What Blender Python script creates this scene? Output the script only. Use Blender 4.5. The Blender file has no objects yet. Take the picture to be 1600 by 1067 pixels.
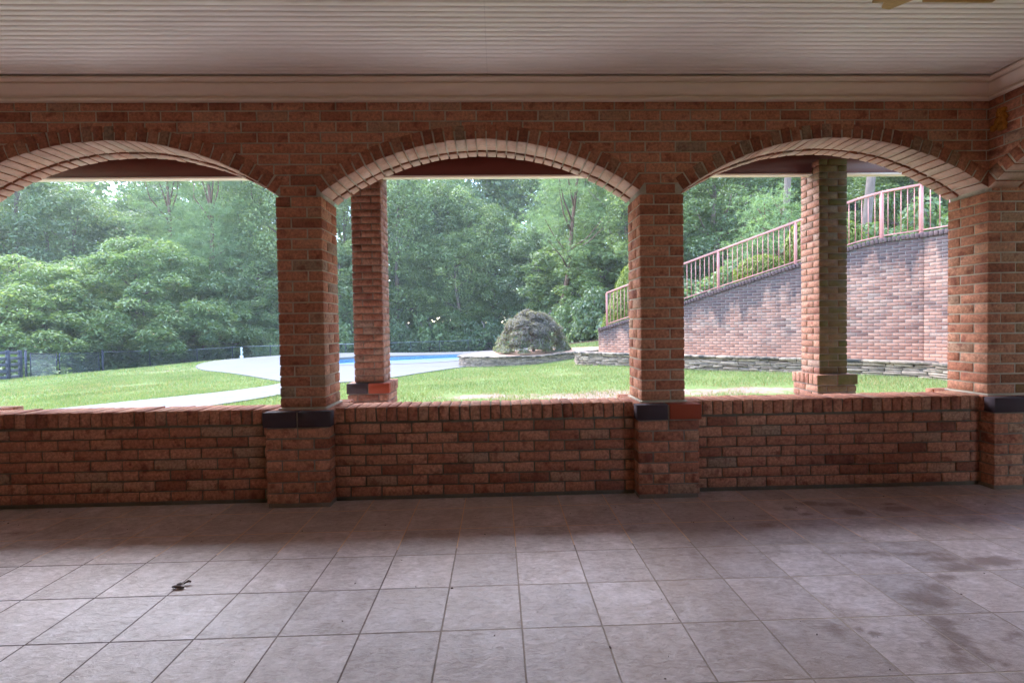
import bpy, math, random
import numpy as np
from mathutils import Matrix, Vector, noise
from mathutils.geometry import delaunay_2d_cdt
RNG = np.random.default_rng(7)
random.seed(7)
scene = bpy.context.scene
col = scene.collection

# ------------------------------------------------------------------ camera
CAM = np.array([1.434, -3.182, 1.144])
FW = np.array([0.02884356, 0.99937897, -0.02024169])
RT = np.array([0.99945818, -0.02915522, -0.01527463])
UP = np.array([0.01585529, 0.01979014, 0.99967843])
FPX, CXP, CYP = 749.35, 800.0, 533.5 - 9.73
cd = bpy.data.cameras.new('camera'); cam = bpy.data.objects.new('camera', cd); col.objects.link(cam)
cd.sensor_fit = 'HORIZONTAL'; cd.sensor_width = 36.0; cd.lens = 36.0 * FPX / 1600
cd.shift_y = -9.73 / 1600; cd.clip_start = 0.05; cd.clip_end = 1000
M = Matrix.Identity(4)
for i in range(3):
    M[i][0] = RT[i]; M[i][1] = UP[i]; M[i][2] = -FW[i]; M[i][3] = CAM[i]
cam.matrix_world = M
scene.camera = cam

# ------------------------------------------------------------------ light
SUN_EL, SUN_AZ = 47.0, -38.0           # azimuth of the sun, measured from +Y clockwise
w = bpy.data.worlds.new('World'); scene.world = w; w.use_nodes = True
nt = w.node_tree; bg = nt.nodes['Background']
sky = nt.nodes.new('ShaderNodeTexSky'); sky.sky_type = 'NISHITA'; sky.sun_disc = False
sky.sun_elevation = math.radians(SUN_EL); sky.sun_rotation = math.radians(SUN_AZ)
sky.air_density = 1.0; sky.dust_density = 0.6; sky.ozone_density = 2.2
nt.links.new(sky.outputs[0], bg.inputs[0]); bg.inputs[1].default_value = 0.15
sl = bpy.data.lights.new('sun', 'SUN'); so = bpy.data.objects.new('sun', sl); col.objects.link(so)
sl.energy = 1.25; sl.angle = math.radians(75); sl.color = (1.0, 0.98, 0.955)
az = math.radians(SUN_AZ); el = math.radians(SUN_EL)
sdir = Vector((math.sin(az) * math.cos(el), math.cos(az) * math.cos(el), math.sin(el)))
so.rotation_euler = sdir.to_track_quat('Z', 'Y').to_euler()
so.location = (0, -10, 20)
vs = scene.view_settings; vs.view_transform = 'Standard'; vs.look = 'None'; vs.gamma = 1; vs.exposure = 3.35
cy = scene.cycles
cy.max_bounces = 10; cy.diffuse_bounces = 7; cy.glossy_bounces = 3; cy.transmission_bounces = 4; cy.transparent_max_bounces = 8
cy.use_denoising = True
cy.sample_clamp_indirect = 6.0

# ------------------------------------------------------------------ helpers
def at(x, depth, y=500.0):
    """world point at a given distance in front of the camera for a place in the photo"""
    d = FW * FPX + RT * (x - CXP) + UP * (CYP - y)
    return CAM + d * depth / FPX

def tag(o, label=None, cat=None, group=None, kind=None):
    if label: o['label'] = label
    if cat: o['category'] = cat
    if group: o['group'] = group
    if kind: o['kind'] = kind
    return o

def empty(name, loc=(0, 0, 0), rz=0.0):
    o = bpy.data.objects.new(name, None); col.objects.link(o)
    o.location = loc; o.rotation_euler = (0, 0, rz); o.empty_display_size = 0.2
    return o

def mk_mesh(name, V, F, mats, fm=None, tint=None, smooth=False):
    """V (n,3); F list of arrays (k, nsides)"""
    me = bpy.data.meshes.new(name)
    V = np.asarray(V, dtype=np.float32)
    counts = np.concatenate([np.full(len(f), f.shape[1], dtype=np.int32) for f in F])
    loops = np.concatenate([f.ravel() for f in F]).astype(np.int32)
    me.vertices.add(len(V)); me.vertices.foreach_set('co', V.ravel())
    me.loops.add(len(loops)); me.loops.foreach_set('vertex_index', loops)
    me.polygons.add(len(counts))
    st = np.concatenate([[0], np.cumsum(counts)[:-1]]).astype(np.int32)
    me.polygons.foreach_set('loop_start', st); me.polygons.foreach_set('loop_total', counts)
    for m in mats: me.materials.append(m)
    if fm is not None: me.polygons.foreach_set('material_index', np.asarray(fm, dtype=np.int32))
    if tint is not None:
        a = me.attributes.new('tint', 'FLOAT_COLOR', 'POINT')
        a.data.foreach_set('color', np.asarray(tint, dtype=np.float32).ravel())
    me.update(calc_edges=True); me.validate()
    if smooth: me.polygons.foreach_set('use_smooth', np.ones(len(counts), dtype=bool))
    return me

def link(name, me, parent=None, loc=None, rz=None):
    o = bpy.data.objects.new(name, me); col.objects.link(o)
    if parent is not None: o.parent = parent
    if loc is not None: o.location = loc
    if rz is not None: o.rotation_euler = (0, 0, rz)
    return o

# chamfered box template
SG = np.array([[x, y, z] for x in (-1, 1) for y in (-1, 1) for z in (-1, 1)], float)
TV = []
for c in SG:
    for a in range(3): TV.append((c, a))
def _tmpl():
    idx = {(tuple(c), a): i for i, (c, a) in enumerate(TV)}
    quads, tris = [], []
    P = np.array([[c[k] * (1.0 if k == a else 0.8) for k in range(3)] for c, a in TV])
    def orient(f):
        p = P[f]; n = np.cross(p[1] - p[0], p[2] - p[0])
        return f if n @ p.mean(0) > 0 else f[::-1]
    for a in range(3):
        b, c = (a + 1) % 3, (a + 2) % 3
        for s in (-1, 1):
            f = []
            for sb, sc in ((-1, -1), (1, -1), (1, 1), (-1, 1)):
                k = [0, 0, 0]; k[a] = s; k[b] = sb; k[c] = sc
                f.append(idx[(tuple(map(float, k)), a)])
            quads.append(orient(f))
    for a in range(3):          # edges parallel to axis a
        b, c = (a + 1) % 3, (a + 2) % 3
        for sb in (-1, 1):
            for sc in (-1, 1):
                k0 = [0, 0, 0]; k0[a] = -1; k0[b] = sb; k0[c] = sc
                k1 = list(k0); k1[a] = 1
                k0 = tuple(map(float, k0)); k1 = tuple(map(float, k1))
                quads.append(orient([idx[(k0, b)], idx[(k0, c)], idx[(k1, c)], idx[(k1, b)]]))
    for c in SG:
        tris.append(orient([idx[(tuple(c), 0)], idx[(tuple(c), 1)], idx[(tuple(c), 2)]]))
    return np.array(quads), np.array(tris)
TQ, TT = _tmpl()
TC = np.array([c for c, a in TV]); TA = np.array([a for c, a in TV])

class MB:
    """collects shapes into one mesh; material slot 0 for bricks/boxes, others given"""
    def __init__(s): s.V = []; s.Q = []; s.T = []; s.QM = []; s.TM = []; s.C = []; s.n = 0; s.N = []; s.NM = []
    def box(s, c, size, R=None, tint=(0.5, 0, 0, 1), m=0, bev=0.003, jit=0.0):
        h = np.asarray(size, float) / 2
        b = min(bev, h.min() * 0.45)
        P = TC * h
        red = np.ones((24, 3)); red[np.arange(24), TA] = 0
        P = P - TC * red * b
        if jit: P = P + np.repeat(RNG.normal(0, jit, (8, 3)), 3, axis=0)
        if R is not None: P = P @ np.asarray(R).T
        P = P + np.asarray(c, float)
        s.V.append(P); s.C.append(np.tile(np.asarray(tint, float), (24, 1)))
        s.Q.append(TQ + s.n); s.T.append(TT + s.n)
        s.QM += [m] * len(TQ); s.TM += [m] * len(TT); s.n += 24
    def box2(s, a, b, **k):
        a = np.asarray(a, float); b = np.asarray(b, float)
        s.box((a + b) / 2, np.abs(b - a), **k)
    def raw(s, V, quads=None, tris=None, m=0, tint=(0.5, 0, 0, 1)):
        V = np.asarray(V, float); s.V.append(V); s.C.append(np.tile(np.asarray(tint, float), (len(V), 1)))
        if quads is not None and len(quads): s.Q.append(np.asarray(quads) + s.n); s.QM += [m] * len(quads)
        if tris is not None and len(tris): s.T.append(np.asarray(tris) + s.n); s.TM += [m] * len(tris)
        s.n += len(V)
    def bar(s, p0, p1, wd, ht=None, m=0, tint=(0.5, 0, 0, 1), bev=0.002):
        """rectangular bar from p0 to p1, width wd (horizontal), height ht"""
        ht = ht or wd
        p0 = np.asarray(p0, float); p1 = np.asarray(p1, float); d = p1 - p0; L = np.linalg.norm(d); d = d / L
        up = np.array([0, 0, 1.0]) if abs(d[2]) < 0.95 else np.array([0, 1.0, 0])
        sd = np.cross(d, up); sd /= np.linalg.norm(sd); u2 = np.cross(sd, d)
        R = np.stack([d, sd, u2], 1)
        s.box((p0 + p1) / 2, (L, wd, ht), R=R, m=m, tint=tint, bev=bev)
    def tube(s, pts, rad, n=6, m=0, tint=(0.5, 0, 0, 1), cap=True):
        pts = np.asarray(pts, float); k = len(pts)
        rad = np.full(k, rad) if np.isscalar(rad) else np.asarray(rad)
        V = []
        for i in range(k):
            d = pts[min(i + 1, k - 1)] - pts[max(i - 1, 0)]; d = d / (np.linalg.norm(d) + 1e-9)
            a = np.array([1.0, 0, 0]) if abs(d[0]) < 0.7 else np.array([0, 1.0, 0])
            u = np.cross(d, a); u /= np.linalg.norm(u); v = np.cross(d, u)
            for j in range(n):
                t = 2 * math.pi * j / n
                V.append(pts[i] + rad[i] * (math.cos(t) * u + math.sin(t) * v))
        Q = [[i * n + j, i * n + (j + 1) % n, (i + 1) * n + (j + 1) % n, (i + 1) * n + j] for i in range(k - 1) for j in range(n)]
        T = []
        if cap:
            V.append(pts[0]); V.append(pts[-1]); a = k * n
            T = [[a, (j + 1) % n, j] for j in range(n)] + [[a + 1, (k - 1) * n + j, (k - 1) * n + (j + 1) % n] for j in range(n)]
        s.raw(V, Q, T, m=m, tint=tint)
    def build(s, name, mats, parent=None, smooth=False, loc=None, rz=None):
        if not isinstance(mats, (list, tuple)): mats = [mats]
        F = []; fm = []
        if s.Q: F.append(np.concatenate(s.Q)); fm += s.QM
        if s.T: F.append(np.concatenate(s.T)); fm += s.TM
        me = mk_mesh(name, np.concatenate(s.V), F, mats, fm, np.concatenate(s.C), smooth)
        return link(name, me, parent, loc, rz)

def rotm(ax, a):
    return np.array(Matrix.Rotation(a, 3, ax))

# ------------------------------------------------------------------ materials
def newmat(name):
    m = bpy.data.materials.new(name); m.use_nodes = True
    n = m.node_tree.nodes; b = n['Principled BSDF']
    return m, m.node_tree, n, b
class NG:
    def __init__(s, nt): s.nt = nt
    def n(s, t, **k):
        o = s.nt.nodes.new(t)
        for a, v in k.items(): setattr(o, a, v)
        return o
    def l(s, a, b): s.nt.links.new(a, b)
    def val(s, x, inp):
        if isinstance(x, (int, float)): inp.default_value = x
        elif isinstance(x, (tuple, list)): inp.default_value = (*x, 1.0) if len(x) == 3 and len(inp.default_value) == 4 else x
        else: s.l(x, inp)
    def math(s, op, a, b=0.0, c=None, clamp=False):
        o = s.n('ShaderNodeMath', operation=op); o.use_clamp = clamp
        s.val(a, o.inputs[0]); s.val(b, o.inputs[1])
        if c is not None: s.val(c, o.inputs[2])
        return o.outputs[0]
    def noise(s, scale, detail=4, rough=0.55, vec=None, dist=0.0):
        o = s.n('ShaderNodeTexNoise'); o.inputs['Scale'].default_value = scale; o.inputs['Detail'].default_value = detail
        o.inputs['Roughness'].default_value = rough; o.inputs['Distortion'].default_value = dist
        if vec is not None: s.l(vec, o.inputs['Vector'])
        return o.outputs['Fac']
    def ramp(s, fac, stops, interp='LINEAR'):
        o = s.n('ShaderNodeValToRGB'); e = o.color_ramp.elements; o.color_ramp.interpolation = interp
        while len(e) < len(stops): e.new(0.5)
        for i, (p, c) in enumerate(stops):
            e[i].position = p; e[i].color = (*c, 1.0) if len(c) == 3 else (c[0], c[0], c[0], 1)
        s.l(fac, o.inputs[0]); return o.outputs[0]
    def mix(s, f, a, b, mode='MIX'):
        o = s.n('ShaderNodeMix', data_type='RGBA', blend_type=mode)
        s.val(f, o.inputs[0]); s.val(a, o.inputs[6]); s.val(b, o.inputs[7]); return o.outputs[2]
    def geo(s): return s.n('ShaderNodeNewGeometry').outputs['Position']
    def obj(s): return s.n('ShaderNodeTexCoord').outputs['Object']
    def mapping(s, v, scale=(1, 1, 1), rot=(0, 0, 0)):
        o = s.n('ShaderNodeMapping'); s.l(v, o.inputs[0]); o.inputs['Scale'].default_value = scale; o.inputs['Rotation'].default_value = rot
        return o.outputs[0]
    def bump(s, h, strength=0.3, dist=0.01, normal=None):
        o = s.n('ShaderNodeBump'); o.inputs['Strength'].default_value = strength; o.inputs['Distance'].default_value = dist
        s.l(h, o.inputs['Height'])
        if normal is not None: s.l(normal, o.inputs['Normal'])
        return o.outputs[0]
    def attr(s, name='tint'):
        o = s.n('ShaderNodeAttribute'); o.attribute_name = name; return o
    def sep(s, c):
        o = s.n('ShaderNodeSeparateColor'); s.l(c, o.inputs[0]); return o.outputs

def mat_brick(name, stops, moss=(0.075, 0.072, 0.012), rough=0.85, soffit_light=0.0):
    m, t, n, b = newmat(name); g = NG(t)
    pos = g.geo(); a = g.attr(); r, cl, ms = g.sep(a.outputs['Color'])
    base = g.ramp(r, stops)
    n1 = g.noise(55, 5, 0.65, pos); n2 = g.noise(14, 3, 0.6, pos); n3 = g.noise(220, 3, 0.6, pos)
    c = g.mix(1.0, base, g.ramp(n1, [(0.3, (0.55,)), (0.7, (1.4,))]), 'MULTIPLY')
    c = g.mix(g.math('MULTIPLY', g.ramp(n2, [(0.54, (0.0,)), (0.66, (1.0,))]), 0.6), c, (0.15, 0.03, 0.02))
    c = g.mix(g.math('MULTIPLY', g.ramp(g.noise(90, 4, 0.7, pos), [(0.66, (0.0,)), (0.74, (1.0,))]), 0.45), c, (0.45, 0.36, 0.27))
    # special bricks
    c = g.mix(g.ramp(cl, [(0.3, (0.0,)), (0.35, (1.0,)), ]), c, (0.055, 0.035, 0.042))
    c = g.mix(g.ramp(cl, [(0.8, (0.0,)), (0.85, (1.0,)), ]), c, (0.30, 0.055, 0.025))
    # algae / soot
    mf = g.math('MULTIPLY', ms, g.ramp(g.noise(9, 5, 0.6, pos), [(0.2, (0.65,)), (0.55, (1.0,))]), clamp=True)
    nz_ = g.n('ShaderNodeSeparateXYZ'); g.l(g.n('ShaderNodeNewGeometry').outputs['True Normal'], nz_.inputs[0])
    mf = g.math('MULTIPLY', mf, g.math('LESS_THAN', nz_.outputs[1], -0.5))
    c = g.mix(mf, c, g.mix(g.noise(25, 3, 0.6, pos), tuple(x * 0.6 for x in moss), tuple(x * 1.3 for x in moss)))
    if soffit_light:      # bounce light painted as a pale tone on the arch undersides
        c = g.mix(g.math('MULTIPLY', g.math('LESS_THAN', nz_.outputs[2], -0.5), g.math('MULTIPLY', g.ramp(g.noise(7, 4, .6, pos), [(.3, (.45,)), (.65, (1.,))]), soffit_light)), c, (0.66, 0.50, 0.42))
    g.l(c, b.inputs['Base Color']); b.inputs['Roughness'].default_value = rough
    b.inputs['Specular IOR Level'].default_value = 0.3
    h = g.math('ADD', g.math('MULTIPLY', n1, 0.8), g.math('MULTIPLY', n3, 0.35))
    g.l(g.bump(h, 0.4, 0.005), b.inputs['Normal'])
    return m
BR_IN = mat_brick('orange_red_brick', [(0.0, (0.26, 0.092, 0.055)), (0.12, (0.38, 0.145, 0.085)), (0.5, (0.44, 0.182, 0.108)), (0.85, (0.48, 0.22, 0.135)), (0.96, (0.38, 0.215, 0.14)), (1.0, (0.30, 0.205, 0.145))])
BR_ARCH = mat_brick('arch_brick_lit_soffit', [(0.0, (0.22, 0.075, 0.045)), (0.5, (0.36, 0.135, 0.08)), (0.8, (0.38, 0.165, 0.10)), (1.0, (0.24, 0.16, 0.11))], soffit_light=0.62)  # pale undersides: reflected light mixed into the brick colour
BR_POST = mat_brick('faded_post_brick', [(0.0, (0.20, 0.085, 0.06)), (0.2, (0.30, 0.135, 0.09)), (0.7, (0.35, 0.17, 0.115)), (1.0, (0.28, 0.18, 0.14))])
BR_OUT = mat_brick('weathered_pink_brick', [(0.0, (0.22, 0.13, 0.115)), (0.3, (0.36, 0.20, 0.165)), (0.7, (0.45, 0.26, 0.21)), (1.0, (0.33, 0.235, 0.21))], moss=(0.045, 0.035, 0.045))

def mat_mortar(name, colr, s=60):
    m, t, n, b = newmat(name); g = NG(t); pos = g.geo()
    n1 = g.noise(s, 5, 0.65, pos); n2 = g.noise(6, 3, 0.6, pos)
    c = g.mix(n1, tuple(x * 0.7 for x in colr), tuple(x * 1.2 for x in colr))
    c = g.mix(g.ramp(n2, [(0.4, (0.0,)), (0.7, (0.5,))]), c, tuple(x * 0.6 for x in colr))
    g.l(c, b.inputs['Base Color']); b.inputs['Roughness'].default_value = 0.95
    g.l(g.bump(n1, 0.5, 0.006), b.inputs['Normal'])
    return m
MORTAR = mat_mortar('sandy_mortar', (0.50, 0.43, 0.34))
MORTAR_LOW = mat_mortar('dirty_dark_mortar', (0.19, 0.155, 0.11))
MORTAR_MID = mat_mortar('brown_mortar', (0.27, 0.21, 0.16))
MORTAR_OUT = mat_mortar('grey_mortar', (0.27, 0.23, 0.20))
CONCRETE = mat_mortar('grey_concrete', (0.62, 0.58, 0.53), 8)

def mat_plain(name, colr, rough=0.6, var=0.15, scale=20, bump=0.1, metal=0.0):
    m, t, n, b = newmat(name); g = NG(t); pos = g.geo()
    n1 = g.noise(scale, 4, 0.6, pos)
    c = g.mix(n1, tuple(x * (1 - var) for x in colr), tuple(min(1, x * (1 + var)) for x in colr))
    g.l(c, b.inputs['Base Color']); b.inputs['Roughness'].default_value = rough; b.inputs['Metallic'].default_value = metal
    if bump: g.l(g.bump(n1, bump, 0.01), b.inputs['Normal'])
    return m
DARKRED = mat_plain('dark_red_paint', (0.13, 0.026, 0.016), 0.55, 0.2, 6)
CREAM = mat_plain('cream_trim_paint', (0.85, 0.70, 0.58), 0.5, 0.08, 5)
PINK = mat_plain('pink_rail_paint', (0.50, 0.21, 0.185), 0.45, 0.12, 9)
BLACKP = mat_plain('black_fence_paint', (0.035, 0.037, 0.06), 0.5, 0.3, 10)
BLACKW = mat_plain('weathered_black_board', (0.10, 0.10, 0.13), 0.7, 0.6, 12)
GALV = mat_plain('galvanised_steel', (0.32, 0.33, 0.36), 0.45, 0.2, 10, 0, 0.5)
WHITEP = mat_plain('white_plastic_pipe', (0.75, 0.75, 0.72), 0.4, 0.08, 10)
BARK = mat_plain('grey_brown_bark', (0.17, 0.125, 0.11), 0.95, 0.5, 5, 0.6)
BARKR = mat_plain('red_brown_pine_bark', (0.15, 0.085, 0.06), 0.95, 0.5, 5, 0.6)
TAN = mat_plain('tan_wicker_blade', (0.42, 0.24, 0.07), 0.5, 0.25, 90, 0.3)
BRONZE = mat_plain('antique_bronze', (0.12, 0.07, 0.035), 0.35, 0.2, 10, 0, 0.6)
DIRTM = mat_plain('brown_soil', (0.17, 0.10, 0.065), 0.95, 0.4, 6, 0.4)
MULCH = mat_plain('pine_straw_mulch', (0.40, 0.235, 0.16), 0.95, 0.45, 28, 0.8)
RUST = mat_plain('orange_dried_mud', (0.42, 0.17, 0.02), 0.95, 0.5, 80, 0.8)
DEBRIS = mat_plain('dry_brown_leaf', (0.11, 0.07, 0.055), 0.8, 0.5, 60, 0.2)
DEBRISL = mat_plain('pale_dry_leaf', (0.42, 0.40, 0.42), 0.8, 0.4, 60, 0.2)

def mat_ceiling():
    m, t, n, b = newmat('white_beadboard_paint'); g = NG(t); pos = g.geo()
    n1 = g.noise(2.2, 5, 0.6, pos); n2 = g.noise(1.3, 4, 0.6, g.mapping(pos, (1, 3, 1)))
    c = g.mix(n1, (0.86, 0.78, 0.70), (0.92, 0.85, 0.78))
    # mildewed band near the crown moulding
    sp = g.n('ShaderNodeSeparateXYZ'); g.l(pos, sp.inputs[0])
    mm = g.math('MULTIPLY', g.ramp(n2, [(0.35, (0.0,)), (0.65, (1.0,))]), 0.25)
    c = g.mix(mm, c, (0.55, 0.46, 0.42))
    # butt joints of the boards
    xx = g.math('FRACT', g.math('DIVIDE', g.math('ADD', sp.outputs[0], 5.93), 2.44))
    c = g.mix(g.math('LESS_THAN', xx, 0.0009), c, (0.68, 0.60, 0.55))
    g.l(c, b.inputs['Base Color']); b.inputs['Roughness'].default_value = 0.55
    return m
CEIL = mat_ceiling()

# ------------------------------------------------------------------ patio floor: slate-look tiles with stains
T0X, T0Y, TP = 0.2883, -0.7838, 0.3048
def mat_tiles():
    m, t, n, b = newmat('slate_look_floor_tile'); g = NG(t); pos = g.geo()
    sp = g.n('ShaderNodeSeparateXYZ'); g.l(pos, sp.inputs[0])
    u = g.math('DIVIDE', g.math('SUBTRACT', sp.outputs[0], T0X), TP); v = g.math('DIVIDE', g.math('SUBTRACT', sp.outputs[1], T0Y), TP)
    fu = g.math('ABSOLUTE', g.math('SUBTRACT', g.math('FRACT', g.math('ADD', u, 0.5)), 0.5))
    fv = g.math('ABSOLUTE', g.math('SUBTRACT', g.math('FRACT', g.math('ADD', v, 0.5)), 0.5))
    dmin = g.math('MINIMUM', fu, fv)
    dmin = g.math('ADD', dmin, g.math('MULTIPLY', g.math('SUBTRACT', g.noise(60, 2, 0.5, pos), 0.5), 0.006))
    grout = g.ramp(dmin, [(0.0072, (1.0,)), (0.0108, (0.0,))])
    cm = g.n('ShaderNodeCombineXYZ'); g.l(g.math('FLOOR', u), cm.inputs[0]); g.l(g.math('FLOOR', v), cm.inputs[1])
    wn = g.n('ShaderNodeTexWhiteNoise', noise_dimensions='2D'); g.l(cm.outputs[0], wn.inputs['Vector'])
    # each tile reads another piece of the slate relief
    off = g.n('ShaderNodeVectorMath', operation='MULTIPLY_ADD'); g.l(wn.outputs['Color'], off.inputs[0])
    off.inputs[1].default_value = (7, 7, 7); g.l(pos, off.inputs[2])
    tp = off.outputs[0]
    ns = g.noise(8, 10, 0.66, tp, 0.45); ns2 = g.noise(26, 7, 0.7, g.mapping(tp, (1, 2.2, 1), (0, 0, 0.6)), 0.6); ns3 = g.noise(1.1, 4, 0.6, pos)
    base = g.ramp(ns, [(0.3, (0.31, 0.205, 0.165)), (0.48, (0.50, 0.38, 0.35)), (0.66, (0.72, 0.60, 0.60))])
    base = g.mix(0.45, base, g.ramp(ns2, [(0.36, (0.27, 0.19, 0.165)), (0.64, (0.78, 0.68, 0.67))]))
    base = g.mix(1.0, base, g.ramp(wn.outputs['Value'], [(0.0, (0.82,)), (1.0, (1.1,))]), 'MULTIPLY')
    base = g.mix(g.ramp(ns3, [(0.45, (0.0,)), (0.7, (0.4,))]), base, (0.46, 0.32, 0.24))
    a = g.attr(); st, sd, _ = g.sep(a.outputs['Color'])
    sf = g.math('MULTIPLY', g.ramp(g.math('ADD', st, g.math('MULTIPLY', g.math('SUBTRACT', g.noise(19, 8, 0.75, pos), 0.5), 1.1)), [(0.28, (0.0,)), (0.66, (1.0,))]), 0.72)
    base = g.mix(sf, base, (0.18, 0.095, 0.06))
    gc = g.mix(g.ramp(g.math('ADD', g.math('MULTIPLY', sp.outputs[0], 0.1), g.noise(0.9, 2, 0.5, pos)), [(0.45, (0.0,)), (0.95, (1.0,))]), (0.11, 0.07, 0.06), (0.55, 0.43, 0.34))
    gc = g.mix(g.math('GREATER_THAN', sp.outputs[1], -0.72), gc, (0.78, 0.52, 0.32))
    c = g.mix(grout, base, gc)
    g.l(c, b.inputs['Base Color'])
    rr = g.ramp(ns2, [(0.3, (0.3,)), (0.7, (0.5,))]); rr = g.mix(grout, rr, (0.9, 0.9, 0.9))
    g.l(rr, b.inputs['Roughness']); b.inputs['Specular IOR Level'].default_value = 0.55
    h = g.math('ADD', g.math('MULTIPLY', ns, 0.9), g.math('MULTIPLY', ns2, 0.5))
    n1 = g.bump(h, 0.7, 0.012)
    inv = g.math('SUBTRACT', 1.0, grout)
    g.l(g.bump(inv, 0.8, 0.003, n1), b.inputs['Normal'])
    return m
TILE = mat_tiles()

def floor_pt(x, y):
    d = FW * FPX + RT * (x - CXP) + UP * (CYP - y); t = -CAM[2] / d[2]; p = CAM + d * t; return p[0], p[1]
def build_floor():
    xs = np.concatenate([np.linspace(-5.6, -2.4, 12)[:-1], np.arange(-2.4, 5.0, 0.03), [5.07]])
    ys = np.concatenate([np.linspace(-4.8, -2.6, 8)[:-1], np.arange(-2.6, 0.2, 0.03), [0.2]])
    X, Y = np.meshgrid(xs, ys, indexing='ij'); n0, n1 = X.shape
    V = np.stack([X, Y, np.zeros_like(X)], -1).reshape(-1, 3)
    S = np.zeros(len(V))
    blobs = [  # stains: photo position, size in metres (x, y), strength
        (1235, 795, .05, .05, .8), (1262, 786, .10, .04, .9), (1300, 788, .16, .035, .8), (1335, 800, .07, .05, 1), (1190, 806, .1, .02, .7), (1400, 795, .12, .05, .85),
        (1390, 787, .09, .03, .7), (1480, 792, .12, .03, .5), (1260, 803, .05, .03, .7), (1195, 820, .07, .04, .7), (1150, 832, .10, .04, .5),
        (1070, 867, .35, .02, .4), (1200, 863, .35, .022, .5), (1330, 862, .3, .02, .65), (1430, 865, .25, .03, .6), (1475, 873, .13, .04, .75), (1550, 876, .14, .05, .95),
        (1505, 886, .12, .04, .8), (1480, 902, .09, .035, .7), (1455, 918, .09, .05, .75), (1450, 935, .10, .07, .85), (1430, 955, .08, .05, .5),
        (1490, 995, .06, .07, .9), (1470, 970, .06, .05, .8), (1495, 1013, .03, .04, .9), (1530, 1025, .04, .03, .9), (1580, 1003, .03, .02, .8), (1565, 1035, .03, .02, .8), (1500, 1035, .10, .06, .6), (1585, 990, .03, .02, .8),
        (1310, 985, .07, .05, .55), (1370, 990, .03, .015, .9), (1345, 983, .02, .012, .8), (1450, 1008, .04, .03, .6), (1355, 1000, .06, .06, .4),
        (170, 828, .18, .05, .5), (30, 832, .2, .03, .6), (590, 858, .10, .03, .4), (290, 862, .2, .04, .35), (230, 905, .2, .06, .35), (885, 893, .06, .03, .35), (880, 1012, .03, .012, .9)]
    for x, y, sx, sy, k in blobs:
        px, py = floor_pt(x, y)
        S = np.maximum(S, k * np.exp(-(((V[:, 0] - px) / sx) ** 2 + ((V[:, 1] - py) / sy) ** 2) ** 1.0 * 0.9))
    tint = np.stack([S, S * 0, S * 0, S * 0 + 1], -1)
    I = np.arange(n0 * n1).reshape(n0, n1)
    Q = np.stack([I[:-1, :-1], I[1:, :-1], I[1:, 1:], I[:-1, 1:]], -1).reshape(-1, 4)
    o = link('patio_floor', mk_mesh('patio_floor', V, [Q], [TILE], None, tint)); tag(o, kind='structure')
    mb = MB(); mb.box2((-5.6, -4.8, -0.25), (5.07, 0.2, -0.006), m=0); mb.box2((-5.6, 0.2, -0.25), (5.6, 2.25, -0.03), m=0)
    tag(mb.build('patio_slab', CONCRETE), kind='structure')
build_floor()

# ------------------------------------------------------------------ brickwork
CP, BH, BL, BD, J = 0.069, 0.0595, 0.1925, 0.092, 0.0107
def rt(cls=0.0, moss=0.0, lo=0.0, hi=1.0):
    return (lo + (hi - lo) * random.random(), cls, moss, 1)
def brick(mb, x0, x1, y0, y1, z0, z1, t=None, jit=0.0007, m=0):
    t = t or rt()
    mb.box(((x0 + x1) / 2, (y0 + y1) / 2, (z0 + z1) / 2), (abs(x1 - x0), abs(y1 - y0), z1 - z0), tint=t, bev=0.0016, jit=jit, m=m)
def ring_course(mb, x0, x1, y0, y1, z, par, tf=None, h=BH, unit=BL + J):
    """one course of bricks around a rectangle"""
    tf = tf or (lambda x, y, z: rt())
    def run(a, b, fn, first_half):
        L = b - a; n = max(1, round((L + J) / unit - (0.5 if first_half and L > unit * 1.2 else 0)))
        segs = []
        if first_half and L > unit * 1.2:
            n = max(1, round((L + J) / unit - 0.5)); half = (L + J) / (n + 0.5) * 0.5
            segs.append((a, a + half - J)); p = a + half; w = (L + J) / (n + 0.5)
        else:
            p = a; w = (L + J) / n
        for i in range(n): segs.append((p, p + w - J)); p += w
        for s, e in segs: fn(s, e)
    if par == 0:
        for yy0, yy1 in ((y0, y0 + BD), (y1 - BD, y1)):
            run(x0, x1, lambda s, e: brick(mb, s, e, yy0, yy1, z, z + h, tf((s + e) / 2, yy0, z)), False)
        for xx0, xx1 in ((x0, x0 + BD), (x1 - BD, x1)):
            run(y0 + BD + J, y1 - BD - J, lambda s, e: brick(mb, xx0, xx1, s, e, z, z + h, tf(xx0, (s + e) / 2, z)), False)
    else:
        for xx0, xx1 in ((x0, x0 + BD), (x1 - BD, x1)):
            run(y0, y1, lambda s, e: brick(mb, xx0, xx1, s, e, z, z + h, tf(xx0, (s + e) / 2, z)), False)
        for yy0, yy1 in ((y0, y0 + BD), (y1 - BD, y1)):
            run(x0 + BD + J, x1 - BD - J, lambda s, e: brick(mb, s, e, yy0, yy1, z, z + h, tf((s + e) / 2, yy0, z)), False)
def pinwheel_course(mb, x0, y0, S, z, par, tf):
    """course of a 1.5 brick square shaft"""
    a, d = BL, BD
    L = [(0, a, 0, d), (S - d, S, 0, a) if False else (a + J, S, 0, a), (d + J if False else S - a, S, a + J, S), (0, S - a - J, d + J, S)]
    L = [(0, a, 0, d), (a + J, S, 0, a), (S - a, S, a + J, S), (0, S - a - J, d + J, S)]
    for (p, q, r, s) in L:
        if par: p, q = S - q, S - p
        if (q - p) <= 0.02 or (s - r) <= 0.02: continue
        brick(mb, x0 + p, x0 + q, y0 + r, y0 + s, z, z + BH, tf(x0 + (p + q) / 2, y0 + (r + s) / 2, z))
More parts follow.
